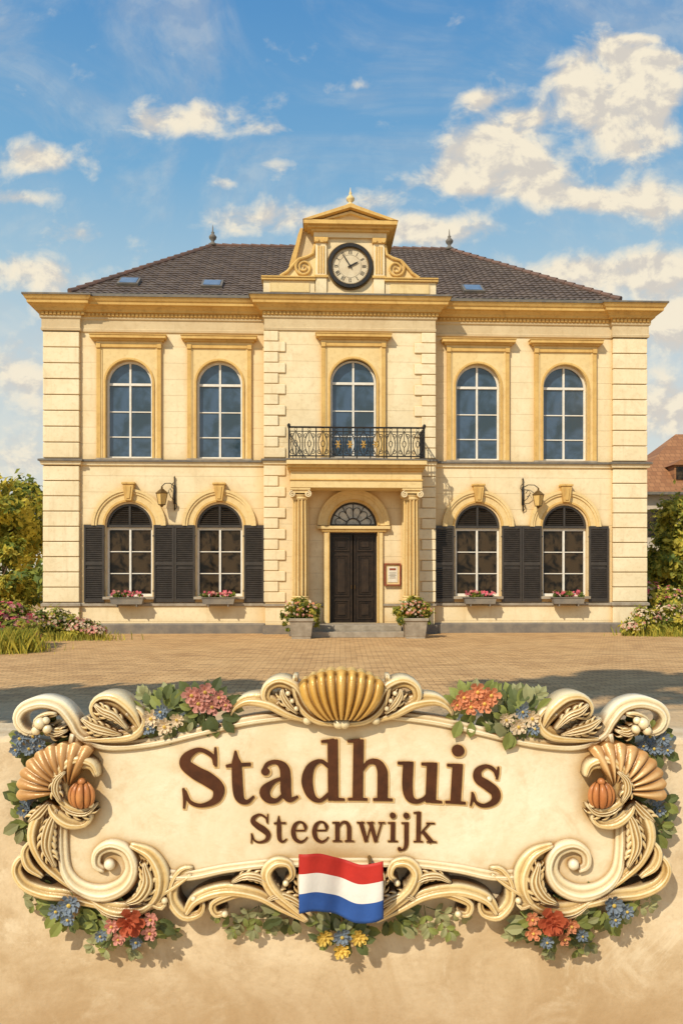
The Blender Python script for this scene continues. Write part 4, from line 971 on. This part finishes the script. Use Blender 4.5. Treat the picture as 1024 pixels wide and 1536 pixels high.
# ---- flowers on sign
def flower(px,py,r,kind,col_,ctr,y,par):
    m=M(); u,vv=U(px,py); r/=SC
    lay=((1.,0,6),(.62,.35,5)) if kind!='rose' else ((1.,0,6),(.78,.5,5),(.55,.2,5),(.34,.6,4))
    if kind=='daisy': lay=((1.,0,9),(.68,.3,7))
    for li,(s,ph,n) in enumerate(lay):
        for i in range(n):
            a=ph+i*2*pi/n+random.uniform(-.12,.12); da=pi/n*.95; R=r*s*random.uniform(.85,1.1); lift=.006+li*.010*(1.3 if kind=='rose' else .8); cup=.40*r*(1 if kind!='rose' else 1.6-s)
            P=[(0,0,0)]
            for q,rr in((-1,.55),(-.75,.92),(0,1.04),(.75,.92),(1,.55)):
                P.append((rr*R*cos(a+q*da),cup*(rr**2)*random.uniform(.7,1.2),rr*R*sin(a+q*da)))
            P.append((.6*R*cos(a),cup*.15,.6*R*sin(a)))
            vs=[(u+p[0],y-lift-p[1],vv+p[2]) for p in P]
            m.add(vs,[(0,1,6),(1,2,6),(2,3,6),(3,4,6),(4,5,6),(5,0,6)],0)
    if kind!='rose':
        n=10;c0=[(u+r*.2*cos(2*pi*i/n),y-.022,vv+r*.2*sin(2*pi*i/n)) for i in range(n)]+[(u,y-.032,vv)]
        m.add(c0,[(i,(i+1)%n,n) for i in range(n)],1)
    m.build('flower',[col_,ctr],par,fix=False)
def leaf(m,px,py,l,ang,mi,y,wr=.42):
    u,vv=U(px,py); l/=SC; d=(cos(ang),sin(ang)); n=(-d[1],d[0]); vs=[]; tilt=random.uniform(-.01,.03)
    prof=[(0,0),(.2,.6),(.45,1),(.7,.75),(1,0)]
    for s,w in prof:
        for q in(-1,0,1):
            ww=w*l*wr*.5*q*(1+ (.15 if s in(.2,.7) else -.05)); vs.append((u+d[0]*l*s+n[0]*ww,y-.004-tilt*s-.25*abs(ww)+.02*s*s,vv+d[1]*l*s+n[1]*ww))
    f=[(i*3+j,i*3+j+1,i*3+j+4,i*3+j+3) for i in range(4) for j in range(2)]
    m.add(vs,f,mi)
LC1=leafm('garland_leaf',(.19,.21,.055),.4,.15); LC2=leafm('garland_leaf_dark',(.09,.11,.038),.4,.15); LC3=leafm('garland_leaf_sage',(.25,.25,.12),.4,.15)
def garland(label,boxes,nl,flw,y,mir,cols,sprigs=(),fy=None):
    e=scaled(empty('flower_garland',(0,SY,SZ),0,label=label,cat='flowers',group='flower garlands around the sign'))
    fx=lambda x:1024-x if mir else x
    m=M()
    for (x0,x1,y0,y1) in boxes:
        cx,cy=(x0+x1)/2,(y0+y1)/2
        for i in range(nl):
            a=random.random()*2*pi; rr=random.random()**.5
            px=cx+(x1-x0)/2*rr*cos(a)*.9; py=cy+(y1-y0)/2*rr*sin(a)*.9
            oa=math.atan2(-(py-cy)*(x1-x0)/(y1-y0+1),px-cx)+random.uniform(-.7,.7)
            if mir: oa=pi-oa
            leaf(m,fx(px),py,random.uniform(16,30),oa,random.choice((0,0,1,1,2)),y+random.uniform(-.03,.025),.58)
    for (xa,ya,xb,yb_) in sprigs:
        n=4; P=[]; bow=random.uniform(-9,9)
        for i in range(n+1):
            t=i/n; px=xa+(xb-xa)*t; py=ya+(yb_-ya)*t+bow*sin(pi*t); P.append((px,py))
            if i:
                ba=math.atan2(-(yb_-ya),xb-xa)
                for q in(-1,1):
                    aa=ba+q*.85+random.uniform(-.2,.2); aa=pi-aa if mir else aa; leaf(m,fx(px),py,random.uniform(13,18),aa,random.choice((2,2,0)),y+.010,.6)
        m.tube([(U(fx(a),b)[0],y+.015,U(fx(a),b)[1]) for a,b in P],.0022,5,1)
        ba=math.atan2(-(yb_-ya),xb-xa); leaf(m,fx(P[-1][0]),P[-1][1],17,pi-ba if mir else ba,2,y+.010,.6)
    m.build('leaves',[LC1,LC2,LC3],e,fix=False)
    for px,py,r,kind,ci in flw: flower(fx(px),py,r*1.08,kind,cols[ci],YELF if kind!='rose' else cols[ci],(fy if fy is not None else y-.028),e)
for mir in(False,True):
    c_=[PINK2,BLUEF,REDF,WHT] if not mir else [ORNG,BLUEF,REDF,WHT]
    garland('pink and pale blossoms with green leaves atop the sign' if not mir else 'orange and pale blossoms with green leaves atop the sign',[(210,290,1042,1104),(262,352,1036,1090)],62,[(292,1040,13,'f',0),(312,1035,13,'f',0),(332,1043,12,'f',0),(302,1052,13,'f',0),(322,1057,12,'f',0),(342,1054,9,'f',0),(232,1074,12,'daisy',3),(252,1086,12,'daisy',3),(246,1064,10,'daisy',1),(270,1076,10,'daisy',3),(228,1089,9,'daisy',1)],-.02,mir,c_,[(230,1060,216,1042),(262,1058,252,1038)],fy=-.055)
    garland('blue blossoms with leaves behind the sign corner scroll',[(20,98,1092,1138)],50,[(34,1106,11,'daisy',1),(54,1103,10,'daisy',1),(48,1121,11,'daisy',1),(28,1123,9,'daisy',1),(64,1117,9,'daisy',1)],.015,mir,c_)
    garland('green leaves and small blue blossoms beside the sign shell',[(24,66,1178,1222),(26,66,1212,1258)],30,[(44,1197,10,'daisy',1),(40,1213,10,'daisy',1)],.015,mir,c_)
    garland('red rose and blue blossoms with trailing leaves under the sign',[(78,156,1332,1384),(136,250,1354,1406)],70,[(114,1346,15,'daisy',1),(95,1355,11,'daisy',1),(112,1367,10,'daisy',1),(204,1371,22,'rose',2),(176,1377,11,'f',0),(232,1387,11,'f',0),(160,1391,9,'daisy',1),(233,1367,10,'f',0),(186,1396,9,'f',0),(212,1400,9,'daisy',1)],-.01,mir,c_,[(100,1350,52,1358),(90,1330,50,1342),(165,1390,140,1418),(225,1388,258,1400),(195,1398,202,1426),(180,1395,160,1424)],fy=-.075)
    garland('trailing sage-green sprigs under the sign scrolls',[(408,462,1356,1390)],26,[],-.0,mir,c_,[(385,1362,330,1376),(372,1365,350,1398),(398,1360,408,1390),(388,1360,380,1396)])
garland('yellow and blue blossoms below the flag on the sign',[(470,554,1382,1416)],40,[(487,1400,12,'daisy',0),(513,1398,13,'daisy',1),(538,1400,12,'daisy',0),(512,1419,12,'daisy',0)],-.01,False,[YELF,BLUEF])
# ------------------------------------------------------------------ light, sky, camera
sd=Vector((.5,.75,-.81)).normalized()
sl=D.lights.new('sun','SUN'); sl.energy=4.2; sl.angle=math.radians(.8); sl.color=(1,.90,.71)
so=D.objects.new('sun',sl); COL.objects.link(so); so.rotation_euler=sd.to_track_quat('-Z','Y').to_euler(); so.location=(-20,-30,40)
w=D.worlds.new('World'); scene.world=w; w.use_nodes=True; nt=w.node_tree; bg=nt.nodes['Background']
sky=nt.nodes.new('ShaderNodeTexSky'); sky.sky_type='NISHITA'; sky.sun_disc=False
sky.sun_elevation=math.asin(-sd.z); sky.sun_rotation=math.radians(213.7); sky.air_density=1.0; sky.dust_density=.8; sky.ozone_density=1.5
tc=nt.nodes.new('ShaderNodeTexCoord').outputs['Generated']
sp=nt.nodes.new('ShaderNodeSeparateXYZ'); nt.links.new(tc,sp.inputs[0])
yy=mathn(nt,'MAXIMUM',mathn(nt,'ABSOLUTE',sp.outputs[1]),.08)
u=mathn(nt,'DIVIDE',sp.outputs[0],yy); v=mathn(nt,'DIVIDE',sp.outputs[2],yy)
cb=nt.nodes.new('ShaderNodeCombineXYZ'); nt.links.new(u,cb.inputs[0]); nt.links.new(v,cb.inputs[1])
uv=cb.outputs[0]
blobs=[(905,110,85,50,1.7),(925,170,85,50,1.6),(975,115,50,45,1.0),(960,215,60,35,.9),(740,225,75,42,1.9),(700,270,95,28,1.3),(790,265,70,26,1.1),(870,300,85,22,1.3),(720,150,38,17,1.0),(785,178,42,17,1.0),(290,172,85,30,1.05),(225,192,50,20,.6),(45,240,80,30,1.15),(30,298,50,14,1.0),(110,353,50,16,.9),(390,330,115,28,1.0),(410,248,40,15,.8),(640,345,110,28,1.3),(560,300,50,20,.7),(870,410,110,32,1.4),(985,300,65,45,1.0),(1000,400,60,40,1.0),(1000,490,80,60,1.3),(30,560,80,60,1.1),(20,400,90,24,.9),(1000,620,90,60,1.2),(400,195,36,14,.6),(340,275,30,15,.8),(20,690,90,50,.9),(960,58,30,9,.8),(540,130,60,12,.5),(1005,90,26,10,.8),(110,430,120,28,.7)]
tot=None
for px,py,sx,sy,a in blobs:
    s1=nt.nodes.new('ShaderNodeVectorMath'); s1.operation='SUBTRACT'; nt.links.new(uv,s1.inputs[0]); s1.inputs[1].default_value=((px-512)/1200,(868-py)/1200,0)
    s2=nt.nodes.new('ShaderNodeVectorMath'); s2.operation='MULTIPLY'; nt.links.new(s1.outputs[0],s2.inputs[0]); s2.inputs[1].default_value=(1200/sx,1200/sy,0)
    s3=nt.nodes.new('ShaderNodeVectorMath'); s3.operation='DOT_PRODUCT'; nt.links.new(s2.outputs[0],s3.inputs[0]); nt.links.new(s2.outputs[0],s3.inputs[1])
    e_=mathn(nt,'MULTIPLY',mathn(nt,'EXPONENT',mathn(nt,'MULTIPLY',s3.outputs['Value'],-1.)),a)
    tot=e_ if tot is None else mathn(nt,'ADD',tot,e_)
tot=mathn(nt,'MINIMUM',tot,1.3)
mp=nt.nodes.new('ShaderNodeMapping'); mp.inputs['Scale'].default_value=(1,1.2,1); nt.links.new(uv,mp.inputs[0])
n1=noise(nt,mp.outputs[0],17,10,.58,.25)
mp2=nt.nodes.new('ShaderNodeMapping'); mp2.inputs['Scale'].default_value=(1,1.2,1); mp2.inputs['Location'].default_value=(-.009,.016,0); nt.links.new(uv,mp2.inputs[0])
n2=noise(nt,mp2.outputs[0],17,10,.58,.25)
dens=mathn(nt,'ADD',mathn(nt,'MULTIPLY',tot,.40),mathn(nt,'MULTIPLY',mathn(nt,'SUBTRACT',n1,.5),1.05))
msk=ramp(nt,dens,.10,.50)
wisp=mathn(nt,'MULTIPLY',ramp(nt,noise(nt,mp.outputs[0],3.6,10,.64,1.2),.42,.75),.30)
msk=mathn(nt,'MAXIMUM',msk,wisp)
lit=ramp(nt,mathn(nt,'SUBTRACT',n1,n2),-.08,.07)
cc=mixc(nt,lit,(7.4,6.9,6.2),(10.2,9.2,7.3))
cr_=nt.nodes.new('ShaderNodeValToRGB'); el=cr_.color_ramp.elements
stops=[(0.0,(.80,.77,.66)),(.12,(.74,.77,.71)),(.24,(.62,.72,.74)),(.34,(.42,.62,.74)),(.45,(.20,.45,.70)),(.58,(.105,.32,.63)),(1.0,(.05,.18,.48))]
el[0].position=stops[0][0]; el[0].color=(*stops[0][1],1); el[1].position=1.0; el[1].color=(*stops[-1][1],1)
for p,c in stops[1:-1]:
    q=el.new(p); q.color=(*c,1)
nt.links.new(sp.outputs[2],cr_.inputs[0])
grad=mixc(nt,1.0,cr_.outputs[0],(11.1,11.1,11.1),'MULTIPLY')
skc=mixc(nt,.85,sky.outputs[0],grad)
fin=mixc(nt,msk,skc,cc)
nt.links.new(fin,bg.inputs[0]); bg.inputs[1].default_value=.09
cam=D.cameras.new('camera'); cam.sensor_width=36; cam.lens=1200/1536*36; cam.shift_y=100/1536; cam.clip_end=3000; cam.clip_start=.05
co_=D.objects.new('camera',cam); COL.objects.link(co_); co_.location=(0,0,1.7); co_.rotation_euler=(pi/2,0,0); scene.camera=co_
scene.view_settings.view_transform='Standard'; scene.view_settings.look='None'; scene.view_settings.exposure=0
